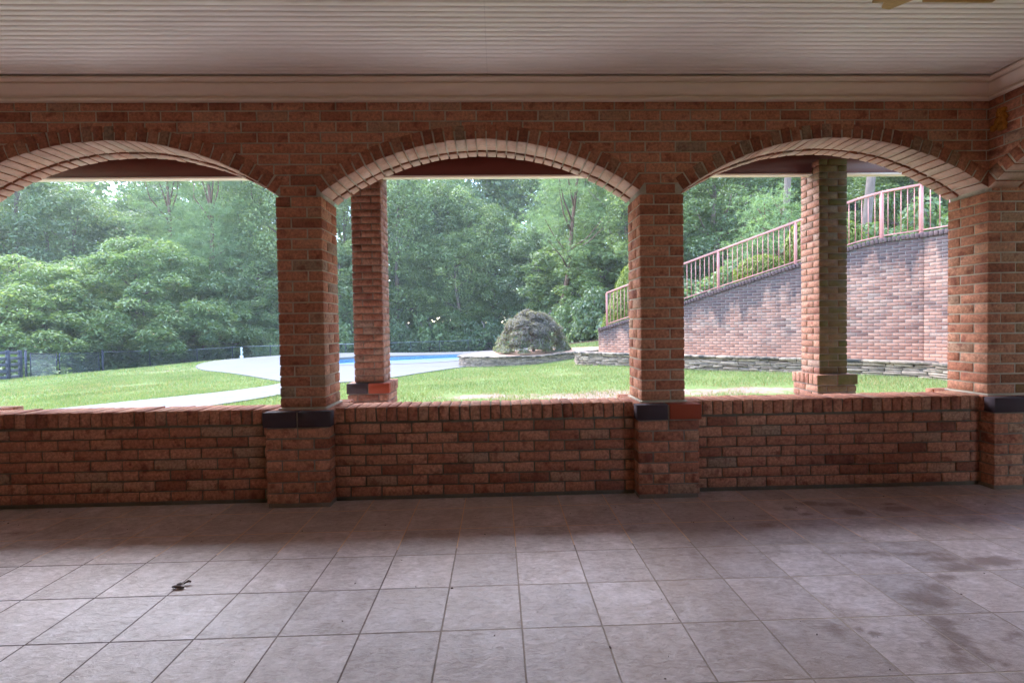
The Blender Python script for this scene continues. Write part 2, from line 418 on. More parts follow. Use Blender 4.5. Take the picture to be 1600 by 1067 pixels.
SH = 0.293
def make_pillar(parent, x0, caps, z_top, moss=None, y0=0.0, name='pillar', depth=0.5):
    """pillar with pedestal, cap course and shaft in local coordinates of the parent"""
    moss = moss or (lambda x, y, z: 0.0)
    tf = lambda x, y, z: rt(0, moss(x, y, z))
    pl = empty(name, (x0, y0, 0)); pl.parent = parent
    ov = 0.053
    mb = MB(); bx0, bx1, by0, by1 = -ov, SH + ov, -0.1, SH + 0.1
    mb.box2((bx0 + .005, by0 + .005, 0.001), (bx1 - .005, by1 - .005, 0.61), m=1, bev=0.001)
    for k in range(7):
        z = 0.030 + k * CP * 1.012
        ring_course(mb, bx0, bx1, by0, by1, z, k % 2, lambda x, y, z: rt(0, moss(x + x0, y, z)))
    mb.build('pedestal', [BR_IN, MORTAR_MID], pl)
    mb = MB(); zc0, zc1 = 0.519, 0.615
    c0, c1 = caps; mid = (bx0 + bx1) / 2
    e = 0.012
    brick(mb, bx0 - e, mid - 0.007, by0 - e, by0 + 0.06, zc0, zc1, (.5, c0, moss(x0, by0, .6), 1), jit=0.0006)
    brick(mb, mid + 0.007, bx1 + e, by0 - e, by0 + 0.06, zc0, zc1, (.5, c1, moss(x0, by0, .6), 1), jit=0.0006)
    n = 6; yy = by0 + 0.071; w = (by1 + e - yy + J) / n
    for i in range(n):
        brick(mb, bx0 - e, mid - J / 2, yy + i * w, yy + (i + 1) * w - J, zc0, zc1, rt(0, moss(x0, 0, .6)))
        brick(mb, mid + J / 2, bx1 + e, yy + i * w, yy + (i + 1) * w - J, zc0, zc1, rt(0, moss(x0, 0, .6)))
    mb.box2((bx0 + .004, by0 + .004, zc0 + .004), (bx1 - .004, by1 - .004, zc1 - .005), m=1, bev=0.001)
    mb.build('cap_course', [BR_IN, MORTAR], pl)
    mb = MB()
    mb.box2((.005, .005, 0.6), (SH - .005, SH - .005, z_top - 0.002), m=1, bev=0.001)
    # mortar wash on the cap
    mb.box2((-.012, -.012, 0.612), (SH + .012, SH + .012, 0.624), m=1, bev=0.005)
    k = 0; z = 0.630
    while z + BH < z_top + 0.03:
        pinwheel_course(mb, 0, 0, SH, z, k % 2, lambda x, y, z: rt(0, moss(x + x0, y, z)))
        k += 1; z = 0.630 + k * CP
    mb.build('shaft', [BR_IN, MORTAR], pl)
    return pl

def low_wall(parent, x0, x1, moss=None):
    moss = moss or (lambda x, y, z: 0.0)
    mb = MB(); mb.box2((x0, 0.009, 0.001), (x1, 0.192, 0.530), m=1, bev=0.001)
    for k in range(7):
        z = 0.030 + k * CP * 1.01; p = x0 + 0.002 - (0 if k % 2 else (BL + J) / 2)
        while p < x1 - 0.02:
            a, b = max(p, x0 + 0.002), min(p + BL, x1 - 0.002)
            if b - a > 0.02:
                brick(mb, a, b, 0, BD, z, z + BH, rt(0, moss(a, 0, z)))
                brick(mb, a, b, 0.2 - BD, 0.2, z, z + BH)
            p += BL + J
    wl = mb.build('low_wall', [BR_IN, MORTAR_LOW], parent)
    mb = MB(); mb.box2((x0, 0.006, 0.524), (x1, 0.194, 0.612), m=1, bev=0.001)
    n = round((x1 - x0) / ((BL + J) / 3)); w = (x1 - x0) / n
    for i in range(n):
        brick(mb, x0 + i * w + 0.0045, x0 + (i + 1) * w - 0.0045, -0.004, 0.204, 0.526, 0.619 + random.uniform(-.002, .002), rt(0, 0, 0, .95), jit=0.0016)
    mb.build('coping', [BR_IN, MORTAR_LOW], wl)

ZSP, ZCR, OPN = 2.025, 2.368, 2.096
def arch_geo(): 
    h = OPN / 2; r = (h * h + (ZCR - ZSP) ** 2) / (2 * (ZCR - ZSP)); return r, ZCR - r, math.asin(h / r)
AR, AZC, AHA = arch_geo()
def make_arch(parent, xc, label=None):
    mb = MB(); n = 33; a = 2 * AHA / n
    for band, (y0, y1, dr) in enumerate(((-0.003, 0.196, 0.0), (0.206, SH + 0.003, -0.010))):
        for i in range(n):
            th = -AHA + (i + 0.5) * a; rr = AR + dr + random.uniform(-.002, .002); ht = 0.096 - dr
            rm = rr + ht / 2; wd = a * AR - 0.0095
            R = rotm('Y', th)
            cx, cz = xc + rm * math.sin(th), AZC + rm * math.cos(th)
            t = rt(0, 0, 0.0, 1.0) if band == 0 else rt(0, 0, .55, 1.0)
            mb.box((cx, (y0 + y1) / 2, cz), (wd, y1 - y0, ht), R=R, tint=t, bev=0.0028, jit=0.0013)
    # mortar bed of the ring
    V = []; Q = []; m = 40
    for i in range(m + 1):
        th = -AHA + 2 * AHA * i / m
        for rr in (AR + 0.006, AR + 0.101):
            for y in (0.003, SH - 0.004):
                V.append((xc + rr * math.sin(th), y, AZC + rr * math.cos(th)))
    for i in range(m):
        b = i * 4; c = b + 4
        Q += [[b, b + 1, c + 1, c], [b + 2, c + 2, c + 3, b + 3], [b, c, c + 2, b + 2], [b + 1, b + 3, c + 3, c + 1]]
    mb.raw(V, Q, m=1)
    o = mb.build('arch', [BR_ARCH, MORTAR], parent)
    return o
def upper_wall(parent, x0, x1, centres, z_top=2.74):
    """brick wall over the arches, cut by the arch rings"""
    mb = MB(); k = 20; Ro = AR + 0.1
    while True:
        z = 0.630 + k * CP
        if z > z_top: break
        z1 = min(z + BH, z_top + .03)
        # blocked intervals at this course
        bl = []
        for c in centres:
            dz = z1 - AZC
            if dz < Ro:
                xo = math.sqrt(Ro * Ro - dz * dz)
                bl.append((c - min(xo, OPN / 2 + 0.035), c + min(xo, OPN / 2 + 0.035)))
        for face in ((0, BD), (SH - BD, SH)):
            p = x0 - (0 if k % 2 else (BL + J) / 2)
            while p < x1 - 0.01:
                segs = [(max(p, x0), min(p + BL, x1))]
                for a, b in bl:
                    ns = []
                    for s, e in segs:
                        if e <= a or s >= b: ns.append((s, e))
                        else:
                            if s < a: ns.append((s, a + 0.004))
                            if e > b: ns.append((b - 0.004, e))
                    segs = ns
                for s, e in segs:
                    if e - s > 0.015: brick(mb, s, e, face[0], face[1], z, z1, rt(0, 0))
                p += BL + J
        k += 1
    # core
    V = []; Q = []
    xs = [x0]
    for c in centres: xs += list(c + np.linspace(-OPN / 2 - .02, OPN / 2 + .02, 61))
    xs += [x1]; xs = sorted(xs)
    def bot(x):
        for c in centres:
            if abs(x - c) < OPN / 2 + 0.019: return AZC + math.sqrt(max((AR + 0.03) ** 2 - (x - c) ** 2, 0.01))
        return 2.0
    for x in xs:
        zb = bot(x)
        V += [(x, 0.004, zb), (x, 0.004, z_top), (x, SH - .005, zb), (x, SH - .005, z_top)]
    for i in range(len(xs) - 1):
        b = i * 4; c = b + 4
        Q += [[b, c, c + 1, b + 1], [b + 2, b + 3, c + 3, c + 2], [b, b + 2, c + 2, c], [b + 1, c + 1, c + 3, b + 3]]
    Q += [[0, 1, 3, 2], [len(V) - 4, len(V) - 2, len(V) - 1, len(V) - 3]]
    mb.raw(V, Q, m=1)
    return mb.build('upper_wall', [BR_IN, MORTAR], parent)

PIT = OPN + SH
D, R_ = 0.5, 1.0
front = tag(empty('brick_arcade'), 'red brick arcade with round arches and a low wall, looking out to the lawn', 'arcade')
mossR = lambda x, y, z: max(0.0, min(1.0, (x - 4.95) * 9)) * (0.9 if z < 0.75 else 0.45)
for i, (caps) in enumerate([(D, D), (D, D), (D, D), (D, R_), (D, D)]):
    x0 = (i - 2) * PIT
    pl = make_pillar(front, x0, caps, 2.0, moss=mossR if i == 4 else None)
    if i == 3: pl['label'] = 'brick pillar with one dark and one glossy red cap brick'
    if i == 4: pl['label'] = 'corner brick pillar with green algae on its base'
    if i < 4:
        low_wall(front, x0 + SH + 0.053, x0 + PIT - 0.053)
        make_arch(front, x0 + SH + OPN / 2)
XR = 2 * PIT + 0.0               # inner face of the right wall
upper_wall(front, -2 * PIT, XR + SH, [(i - 2) * PIT + SH + OPN / 2 for i in range(4)])
# right-hand arcade (runs back from the corner towards the camera side)
right = empty('brick_arcade', (XR, 0, 0), -math.pi / 2)
tag(right, 'brick arcade at the right edge, running back from the dark corner', 'arcade')
for i in range(2):
    x0 = OPN + i * PIT
    make_pillar(right, x0, (D, D), 2.0)
    if i: low_wall(right, x0 - OPN + 0.053, x0 - 0.053)
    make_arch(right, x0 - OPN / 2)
upper_wall(right, 0.002, OPN + PIT + SH, [OPN / 2, OPN / 2 + PIT])
# rear house wall behind the viewer
mb = MB()
mb.box2((-5.6, -4.80, 0.001), (0.3, -4.61, 0.8)); mb.box2((2.4, -4.80, 0.001), (XR + SH, -4.61, 2.74)); mb.box2((-5.6, -4.80, 0.8), (-3.4, -4.61, 2.1)); mb.box2((-1.6, -4.80, 0.8), (0.3, -4.61, 2.1)); mb.box2((-5.6, -4.80, 2.1), (2.4, -4.61, 2.74))
hw = tag(mb.build('house_wall', [mat_plain('tan_wall_paint', (0.78, 0.55, 0.38), 0.7, 0.1, 3)]), 'tan painted house wall behind the viewer with a door and a window', 'wall')
mb = MB(); mb.box2((0.3, -4.75, 0.001), (2.4, -4.68, 2.1), bev=0.004); mb.build('door', [CREAM], hw)
mb = MB(); mb.box2((-3.4, -4.75, 0.8), (-1.6, -4.70, 2.1), bev=0.004); mb.build('window', [CREAM], hw)

mb = MB(); mb.box2((-5.80, -4.8, 0.001), (-5.605, SH, 2.74)); tag(mb.build('house_wall', [bpy.data.materials['tan_wall_paint']]), 'unseen tan painted end wall added at the left to darken the interior', 'wall')  # unseen end wall, put in to shut out sky light from the left

mb = MB(); mb.box2((6.45, -4.8, -0.1), (6.65, 0.15, 3.35), m=0); mb.box2((5.82, -4.8, 2.95), (6.44, 0.15, 3.35), m=0)  # unseen wall and roof strip added to keep the right corner dark
tag(mb.build('side_light_blocker', [mat_plain('red_brown_light_blocker', (0.27, 0.11, 0.07), 0.85, 0.3, 9)]), 'red brown wall and roof strip added out of view to block light from the right', 'wall')

# ------------------------------------------------------------------ ceiling, crown moulding, porch roof
ZC = 2.735
def build_ceiling():
    ys = []; p = 0.0; prof = []
    y = 0.02
    while y > -4.65:
        prof += [(y, ZC), (y - 0.033, ZC), (y - 0.0355, ZC + 0.004), (y - 0.0385, ZC + 0.004)]; y -= 0.041
    V = []
    for x in (-5.6, XR + 0.02):
        for (yy, zz) in prof: V.append((x, yy, zz))
    n = len(prof); Q = [[i, n + i, n + i + 1, i + 1] for i in range(n - 1)]
    mb = MB(); mb.raw(V, Q)
    tag(mb.build('ceiling', [CEIL]), kind='structure')
build_ceiling()
CR = [(0.0, 2.610), (-0.030, 2.610), (-0.033, 2.630), (-0.016, 2.634), (-0.016, 2.641), (-0.028, 2.643), (-0.044, 2.652), (-0.062, 2.670), (-0.076, 2.692), (-0.080, 2.698), (-0.072, 2.701), (-0.072, 2.705), (-0.096, 2.706), (-0.108, 2.712), (-0.114, 2.722), (-0.104, 2.725), (-0.104, 2.7295)]
def crown(name, pts_fn, label):
    V = []; n = len(CR)
    for e in range(2):
        for (p, z) in CR: V.append(pts_fn(e, p, z))
    Q = [[i, i + 1, n + i + 1, n + i] for i in range(n - 1)]
    mb = MB(); mb.raw(V, Q)
    return tag(mb.build(name, [CREAM]), label, 'moulding')
crown('crown_moulding', lambda e, p, z: ((-5.6, p, z) if e == 0 else (XR + p, p, z)), 'long cream crown moulding above the three arches')
crown('crown_moulding', lambda e, p, z: ((XR + p, p, z) if e == 0 else (XR + p, -4.6, z)), 'short cream crown moulding above the right wall')
rf = tag(empty('porch_roof', (0, 0, 2.8)), 'dark red soffit and beam with a cream lower edge, over the outer posts', 'roof')
def rbox(name, a, b, m, **k):
    mb = MB(); mb.box2(np.array(a) - (0, 0, 2.8), np.array(b) - (0, 0, 2.8), **k); return mb.build(name, [m], rf)
YP = 1.665
rbox('slab', (-5.7, -4.8, 2.945), (5.8, 2.1, 3.35), CONCRETE)
rbox('soffit', (-5.7, SH + .01, 2.90), (5.8, 2.1, 2.94), DARKRED)
rbox('beam', (-5.7, YP + .115, 2.690), (5.8, YP + .175, 2.895), DARKRED)
rbox('trim_strip', (-5.7, YP + .105, 2.668), (5.8, YP + .183, 2.689), CREAM, bev=0.005)
rbox('inner_roof', (-5.6, -4.8, 2.76), (XR + SH, SH, 2.93), CONCRETE)

# outer posts on pedestals
def outer_post(x, label, caps, moss=None, tone=None):
    r = empty('brick_post', (x, YP, 0)); tag(r, label, 'post', 'brick posts on pedestals outside the arcade')
    tf = lambda X, Y, Z: rt(0, moss(X, Y, Z) if moss else 0.05 * random.random())
    mb = MB(); bx0, bx1 = -0.055, SH + 0.055
    mb.box2((bx0 + .008, bx0 + .008, -0.2), (bx1 - .008, bx1 - .008, 0.585), m=1, bev=0.001)
    for k in range(7): ring_course(mb, bx0, bx1, bx0, bx1, 0.488 - 0.07 - k * 0.070, (k + 1) % 2, tf)
    mb.build('pedestal', [BR_POST, MORTAR_OUT], r)
    mb = MB(); zc0, zc1 = 0.490, 0.590; mid = (bx0 + bx1) / 2; e = 0.008
    brick(mb, bx0 - e, mid - .006, bx0 - e, bx0 + .06, zc0, zc1, (.35, caps[0], tf(0, 0, .5)[2], 1)); brick(mb, mid + .006, bx1 + e, bx0 - e, bx0 + .06, zc0, zc1, (.35, caps[1], tf(0, 0, .5)[2], 1))
    n = 5; yy = bx0 + .07; wd = (bx1 + e - yy + J) / n
    for i in range(n):
        brick(mb, bx0 - e, mid - .004, yy + i * wd, yy + (i + 1) * wd - J, zc0, zc1, tf(0, 0, .5)); brick(mb, mid + .004, bx1 + e, yy + i * wd, yy + (i + 1) * wd - J, zc0, zc1, tf(0, 0, .5))
    mb.box2((bx0 + .004, bx0 + .004, zc0 + .004), (bx1 - .004, bx1 - .004, zc1 - .005), m=1, bev=0.001)
    mb.build('cap_course', [BR_POST, MORTAR_OUT], r)
    mb = MB(); mb.box2((.008, .008, 0.58), (SH - .008, SH - .008, 2.72), m=1, bev=.001)
    z = 0.600; k = 0
    while z < 2.75:
        pinwheel_course(mb, 0, 0, SH, z, k % 2, tf)
        k += 1; z = 0.600 + k * CP
    mb.build('shaft', [BR_POST, MORTAR_OUT], r)
    return r
outer_post(-0.012, 'outer brick post with a grey and an orange cap brick, by the pool view', (D, R_))
outer_post(4.742, 'outer brick post with green algae on its dark face, in front of the retaining wall', (0, 0),
           moss=lambda x, y, z: 0.6 + 0.4 * random.random())
outer_post(-4.79, 'outer brick post beyond the left edge of the view', (D, D))

# fan, ceiling hatch, nest, debris
fan = empty('ceiling_fan', (3.43, -1.79, ZC)); tag(fan, 'ceiling fan with tan notched blades at the top right edge', 'fan')
mb = MB(); mb.tube([(0, 0, 0), (0, 0, -0.03)], [0.07, 0.06], 20); mb.tube([(0, 0, -0.03), (0, 0, -0.17)], 0.015, 10); mb.tube([(0, 0, -0.15), (0, 0, -0.17), (0, 0, -.24), (0, 0, -.28)], [0.05, .12, .12, .06], 24)
mb.build('motor', [BRONZE], fan)
for k in range(5):
    a = math.radians(124 + 72 * k); R = rotm('Z', a)
    out = [(0.20, -.035), (0.30, -.07), (0.60, -.085), (0.69, -.075), (0.705, -.04), (0.685, 0.0), (0.715, 0.035), (0.68, .078), (0.60, .085), (0.30, .07), (0.20, .035)]
    V = np.array([(x, y, z) for z in (-.275, -.283) for x, y in out]) @ R.T
    n = len(out); V = np.vstack([V, [R @ np.array((.45, 0, -.275)), R @ np.array((.45, 0, -.283))]])
    T = [[2 * n, i, (i + 1) % n] for i in range(n)] + [[2 * n + 1, n + (i + 1) % n, n + i] for i in range(n)]
    Q = [[i, n + i, n + (i + 1) % n, (i + 1) % n] for i in range(n)]
    mb = MB(); mb.raw(V, Q, T); mb.build('blade', [TAN], fan)
    mb = MB(); p0 = R @ np.array((0.10, 0, -.26)); p1 = R @ np.array((0.26, 0, -.27)); mb.bar(p0, p1, .03, .008); mb.build('blade_arm', [BRONZE], fan)
ht = empty('ceiling_hatch', (3.58, -1.13, ZC)); tag(ht, 'small cream hatch with a brown wooden trim in the ceiling, top right', 'hatch')
mb = MB(); mb.box2((0.01, 0.01, -.012), (.33, .29, -.002)); mb.build('panel', [CREAM], ht)
mb = MB()
for a, b in (((-.01, -.01, -.016), (.35, .01, -.001)), ((-.01, .29, -.016), (.35, .31, -.001)), ((-.01, .01, -.016), (.01, .29, -.001)), ((.33, .01, -.016), (.35, .29, -.001))): mb.box2(a, b)
mb.build('trim', [TAN], ht)
# mud nest on the right wall
mb = MB()
for k in range(26):
    yy = RNG.normal(0, .018); zz = RNG.uniform(-.06, .06)
    mb.box((-0.012 + RNG.uniform(-.004, .004), yy, zz), (RNG.uniform(.018, .03), RNG.uniform(.018, .034), RNG.uniform(.02, .045)), R=rotm('X', RNG.uniform(-.7, .7)), bev=.009, jit=.002)
tag(mb.build('mud_nest', [RUST], loc=(XR, -0.085, 2.452), smooth=True), 'orange dried mud nest stuck high in the brick corner', 'nest')

def leaf_litter(name, x, y, s, mat, label, cat):
    px, py = floor_pt(x, y); mb = MB(); V = []; n = 7
    for i in range(n):
        a = i / n * 6.283; r = s * (0.45 + 0.55 * RNG.random()); V.append((r * math.cos(a), r * .6 * math.sin(a), s * (0.12 + .5 * RNG.random())))
    V.append((0, 0, 0.003)); mb.raw(V, None, [[n, i, (i + 1) % n] for i in range(n)])
    o = mb.build(name, [mat], loc=(px, py, 0.0015)); tag(o, label, cat); return o
l = leaf_litter('dead_leaf', 281, 916, .026, DEBRISL, 'curled pale dead leaf lying on the tile joint at lower left', 'leaf')
mb = MB(); mb.tube([(.01, .012, .006), (.026, .02, .012), (.036, .02, .009)], [.003, .006, .004], 6); mb.tube([(-.026, -.01, .004), (-.01, -.018, .009), (.012, -.018, .006), (.03, -.02, .004)], [.004, .006, .007, .004], 6); mb.build('stem', [DEBRIS], l)
mb = MB()
for k in range(260):
    x = RNG.uniform(-2.3, 4.7); y = RNG.uniform(-2.6, -0.02) if k % 3 else RNG.uniform(-.5, -0.01)
    s = abs(RNG.normal(0, .0016)) + .0008
    mb.box((x, y, .0012), (s * 2.2, s, s * .8), R=rotm('Z', RNG.uniform(0, 3)), bev=.0003)
tag(mb.build('floor_litter', [DEBRIS]), 'tiny dark crumbs of dirt scattered over the floor tiles', 'litter', kind='stuff')

# ================================================================== outdoors
# ground height: thin-plate surface through surveyed points (x, y, z)
GP = np.array([
    (-6, 2.5, -.09), (0, 2.5, -.07), (6, 2.5, -.06), (11, 3, 0.02), (-5, 5, -.14), (0, 6, -.12), (4, 5, -.06), (8, 5, .03), (-10, 3, -.2), (-16, 4, -.4), (-9, 8, -.34),
    (4.55, 10, -.01), (6.55, 8.25, -.02), (7.6, 7.3, 0.02), (9.2, 5.8, 0.05), (2.2, 8, -.10),
    (-1.6, 10.3, -.38), (-5, 12, -.45), (-12.5, 19.3, -.45), (-8, 16, -.46), (-5, 18, -.45), (-1, 16, -.45), (0, 24, -.45), (-8, 27, -.45), (-12, 25, -.47), (3, 22, -.45), (-14, 23, -.55),
    (.1, 15.6, -.45), (2.95, 15.0, -.36), (4.55, 16, -.2), (5.4, 16.5, -.1), (5.6, 18, .08), (3.8, 11, -.05), (6, 24, .0), (9, 20, .3),
    (-20.3, 18.8, -.92), (-21.2, 21.8, -1.1), (-21.7, 24.8, -1.25), (-21.4, 26.3, -1.33), (-18.1, 27.4, -1.33), (-17.1, 31.3, -1.3), (-9.4, 33.8, -1.3), (-3, 38.6, -1.3), (2, 39.5, -1.2), (-16, 12, -.72),
    (-26, 20, -1.3), (-28, 32, -1.5), (-15, 42, -1.5), (0, 50, -1.2), (10, 34, 0.0), (14, 26, 1.0), (-30, 8, -1.0), (16, 6, .3), (-12, 0, -.2)], float)
def _tps():
    P = GP[:, :2]; n = len(P); d = np.linalg.norm(P[:, None] - P[None], axis=-1)
    K = np.where(d > 0, d * d * np.log(d + 1e-12), 0) + np.eye(n) * 0.5
    A = np.zeros((n + 3, n + 3)); A[:n, :n] = K; A[:n, n] = 1; A[:n, n + 1:] = P; A[n, :n] = 1; A[n + 1:, :n] = P.T
    return np.linalg.solve(A, np.concatenate([GP[:, 2], [0, 0, 0]]))
TW = _tps()
def gz(x, y):
    x = np.atleast_1d(np.asarray(x, float)); y = np.atleast_1d(np.asarray(y, float)); out = np.empty_like(x); P = GP[:, :2]
    for i in range(0, len(x), 20000):
        q = np.stack([x[i:i + 20000], y[i:i + 20000]], -1); d = np.linalg.norm(q[:, None] - P[None], axis=-1)
        out[i:i + 20000] = (d * d * np.log(d + 1e-12)) @ TW[:-3] + TW[-3] + q @ TW[-2:]
    r = np.hypot(x + 2, y - 18); wgt = np.clip((r - 24) / 22, 0, 1); wgt = wgt * wgt * (3 - 2 * wgt)
    return out * (1 - wgt) + (-1.3) * wgt
def inside(px, py, poly):
    poly = np.asarray(poly); c = np.zeros(len(px), bool); j = len(poly) - 1
    for i in range(len(poly)):
        xi, yi = poly[i]; xj, yj = poly[j]
        with np.errstate(divide='ignore', invalid='ignore'):
            c ^= ((yi > py) != (yj > py)) & (px < (xj - xi) * (py - yi) / (yj - yi + 1e-12) + xi)
        j = i
    return c
def smooth(poly, it=2, closed=True):
    p = np.asarray(poly, float)
    for _ in range(it):
        q = []
        n = len(p)
        for i in range(n if closed else n - 1):
            a, b = p[i], p[(i + 1) % n]; q += [a * .75 + b * .25, a * .25 + b * .75]
        if not closed: q = [p[0]] + q + [p[-1]]
        p = np.array(q)
    return p
def offset(poly, d):
    p = np.asarray(poly, float); n = len(p); out = []
    area = 0.5 * sum(p[i][0] * p[(i + 1) % n][1] - p[(i + 1) % n][0] * p[i][1] for i in range(n)); sg = 1 if area > 0 else -1
    for i in range(n):
        t = p[(i + 1) % n] - p[i - 1]; t /= np.linalg.norm(t) + 1e-9; out.append(p[i] + sg * d * np.array([t[1], -t[0]]))
    return np.array(out)
POOL = smooth([(-7.6, 17.9), (-6.9, 20.6), (-5.6, 21.8), (-4.2, 22.3), (-1.5, 23.6), (1.2, 24.2), (2.2, 22.5), (1.6, 20.6), (-0.3, 19.3), (-1.6, 18.1), (-3.2, 17.6), (-5.3, 17.5), (-6.6, 17.1)], 2)
DECK = smooth([(-12.6, 19.3), (-10.6, 16.4), (-8.6, 14.9), (-7.2, 13.6), (-6.0, 12.3), (-5.2, 11.4), (-4.3, 10.6), (-3.2, 10.2), (-2.2, 10.9), (-1.5, 12.4), (-.6, 14.2), (0.3, 15.7), (2.0, 17.5), (4.2, 21), (5.2, 26), (1, 28.5), (-5, 28.6), (-10, 27.0), (-13.5, 24.6)], 2)
PATH = np.array([(-7.6, 3.4), (-6.6, 4.2), (-5.6, 5.9), (-4.95, 7.6), (-4.7, 9.2), (-4.75, 10.9), (-4.6, 11.6), (-3.2, 11.0), (-3.15, 10.0), (-3.1, 8.6), (-3.0, 7.2), (-3.05, 6.0), (-3.3, 5.0), (-4.0, 3.4), (-4.5, 2.2), (-7.0, 2.2)])
PATH = smooth(PATH, 2)
BED = smooth([(-0.25, 16.4), (0.0, 15.6), (0.9, 15.15), (2.2, 15.05), (3.3, 15.25), (4.4, 15.9), (5.6, 16.2), (6.6, 16.6), (7.0, 18.0), (5.5, 19.8), (2.5, 20.2), (0.6, 18.9)], 2)

def drape(name, poly, zoff, mat, holes=(), step=0.5, thick=0.0, zfun=None):
    zfun = zfun or (lambda x, y: gz(x, y) + zoff)
    poly = np.asarray(poly); pts = [Vector(p) for p in poly]; edges = [(i, (i + 1) % len(poly)) for i in range(len(poly))]
    for h in holes:
        b = len(pts); pts += [Vector(p) for p in h]; edges += [(b + i, b + (i + 1) % len(h)) for i in range(len(h))]
    x0, y0 = poly.min(0); x1, y1 = poly.max(0)
    X, Y = np.meshgrid(np.arange(x0 + step / 2, x1, step), np.arange(y0 + step / 2, y1, step)); X = X.ravel(); Y = Y.ravel()
    k = inside(X, Y, poly)
    for h in holes: k &= ~inside(X, Y, h)
    pts += [Vector((a, b)) for a, b in zip(X[k], Y[k])]
    vo, eo, fo, _, _, _ = delaunay_2d_cdt(pts, edges, [], 0, 1e-5)
    V = np.array([(v.x, v.y) for v in vo]); Z = zfun(V[:, 0], V[:, 1])
    F = np.array([f for f in fo if len(f) == 3]); C = V[F].mean(1); kk = inside(C[:, 0], C[:, 1], poly)
    for h in holes: kk &= ~inside(C[:, 0], C[:, 1], h)
    F = F[kk]
    e1 = V[F[:, 1]] - V[F[:, 0]]; e2 = V[F[:, 2]] - V[F[:, 0]]; fl = (e1[:, 0] * e2[:, 1] - e1[:, 1] * e2[:, 0]) < 0
    F[fl] = F[fl][:, ::-1]
    mb = MB(); mb.raw(np.column_stack([V, Z]), None, F)
    if thick:
        for ring in (poly,) + tuple(holes):
            zz = zfun(ring[:, 0], ring[:, 1]); n = len(ring)
            VV = np.vstack([np.column_stack([ring, zz]), np.column_stack([ring, zz - thick])])
            mb.raw(VV, [[i, (i + 1) % n, n + (i + 1) % n, n + i] for i in range(n)])
    return mb.build(name, mat)

# ground
def mat_ground():
    m, t, n, b = newmat('lawn_and_soil'); g = NG(t); pos = g.geo()
    a = g.attr(); dirt, woods, _ = g.sep(a.outputs['Color'])
    n1 = g.noise(0.5, 5, 0.6, pos); n2 = g.noise(30, 5, 0.7, pos); n3 = g.noise(3, 5, 0.65, pos)
    gr = g.mix(n1, (0.14, 0.20, 0.06), (0.21, 0.26, 0.09)); gr = g.mix(g.math('MULTIPLY', n2, 0.6), gr, (0.06, 0.075, 0.025))
    so_ = g.mix(n2, (0.20, 0.13, 0.10), (0.36, 0.25, 0.20))
    f = g.ramp(g.math('ADD', dirt, g.math('MULTIPLY', g.math('SUBTRACT', n3, 0.5), 1.2)), [(0.4, (0.0,)), (0.6, (1.0,))])
    c = g.mix(f, gr, so_)
    c = g.mix(woods, c, g.mix(n2, (0.06, 0.035, 0.022), (0.14, 0.08, 0.05)))
    g.l(c, b.inputs['Base Color']); b.inputs['Roughness'].default_value = 0.95; b.inputs['Specular IOR Level'].default_value = 0.1
    g.l(g.bump(n2, 0.6, 0.03), b.inputs['Normal']); return m
def woods_mask(x, y):
    """1 where the forest floor is: beyond the fence and on the hillside"""
    L = [(-22.5, 0), (-22.0, 20), (-22.6, 27), (-18.5, 28.2), (-17.6, 32.2), (-9.5, 34.6), (-3, 39.4), (2, 40), (4, 30), (5.5, 25.5), (9, 23.5), (30, 18), (200, 10), (200, 250), (-200, 250), (-200, 0)]
    return inside(x, y, L).astype(float)
def dirt_mask(x, y):
    d = np.zeros_like(x)
    for cx, cy_, sx, sy, k in [(3.6, 4.9, 2.6, .75, .8), (5.6, 4.9, 1.8, .6, .7), (1.2, 5.2, 1.3, .45, .75), (0.6, 9.2, 1.4, .5, .5), (-1, 8.2, 1.2, .4, .4), (2.8, 8.5, 1.5, .5, .42), (8.2, 5.2, 1.0, .5, .35), (-10, 11, 3, 1.5, .45), (-12, 17, 2.5, 1.5, .45), (-8, 9, 3, .8, .35)]:
        d = np.maximum(d, k * np.exp(-((x - cx) / sx) ** 2 - ((y - cy_) / sy) ** 2))
    return d
GROUND = mat_ground()
def build_ground():
    def axis(a, b, fine0, fine1, st):
        o = list(np.arange(fine0, fine1, st)); s = st; p = fine0
        while p > a: s *= 1.25; p -= s; o.insert(0, p)
        s = st; p = o[-1]
        while p < b: s *= 1.25; p += s; o.append(p)
        return np.array(o)
    xs = axis(-150, 150, -26, 16, 0.35); ys = axis(-80, 170, 2, 42, 0.35)
    X, Y = np.meshgrid(xs, ys, indexing='ij'); x = X.ravel(); y = Y.ravel(); Z = gz(x, y)
    Z[inside(x, y, offset(POOL, 0.45))] = -2.6
    hs = (x > -6.5) & (x < 6.2) & (y < 2.3); Z[hs] = np.minimum(Z[hs], -0.12)
    I = np.arange(len(x)).reshape(X.shape); Q = np.stack([I[:-1, :-1], I[1:, :-1], I[1:, 1:], I[:-1, 1:]], -1).reshape(-1, 4)
    d = dirt_mask(x, y); wm = woods_mask(x, y)
    o = link('ground', mk_mesh('ground', np.stack([x, y, Z], -1), [Q], [GROUND], None, np.stack([d, wm, d * 0, d * 0 + 1], -1), True)); tag(o, kind='structure')
build_ground()

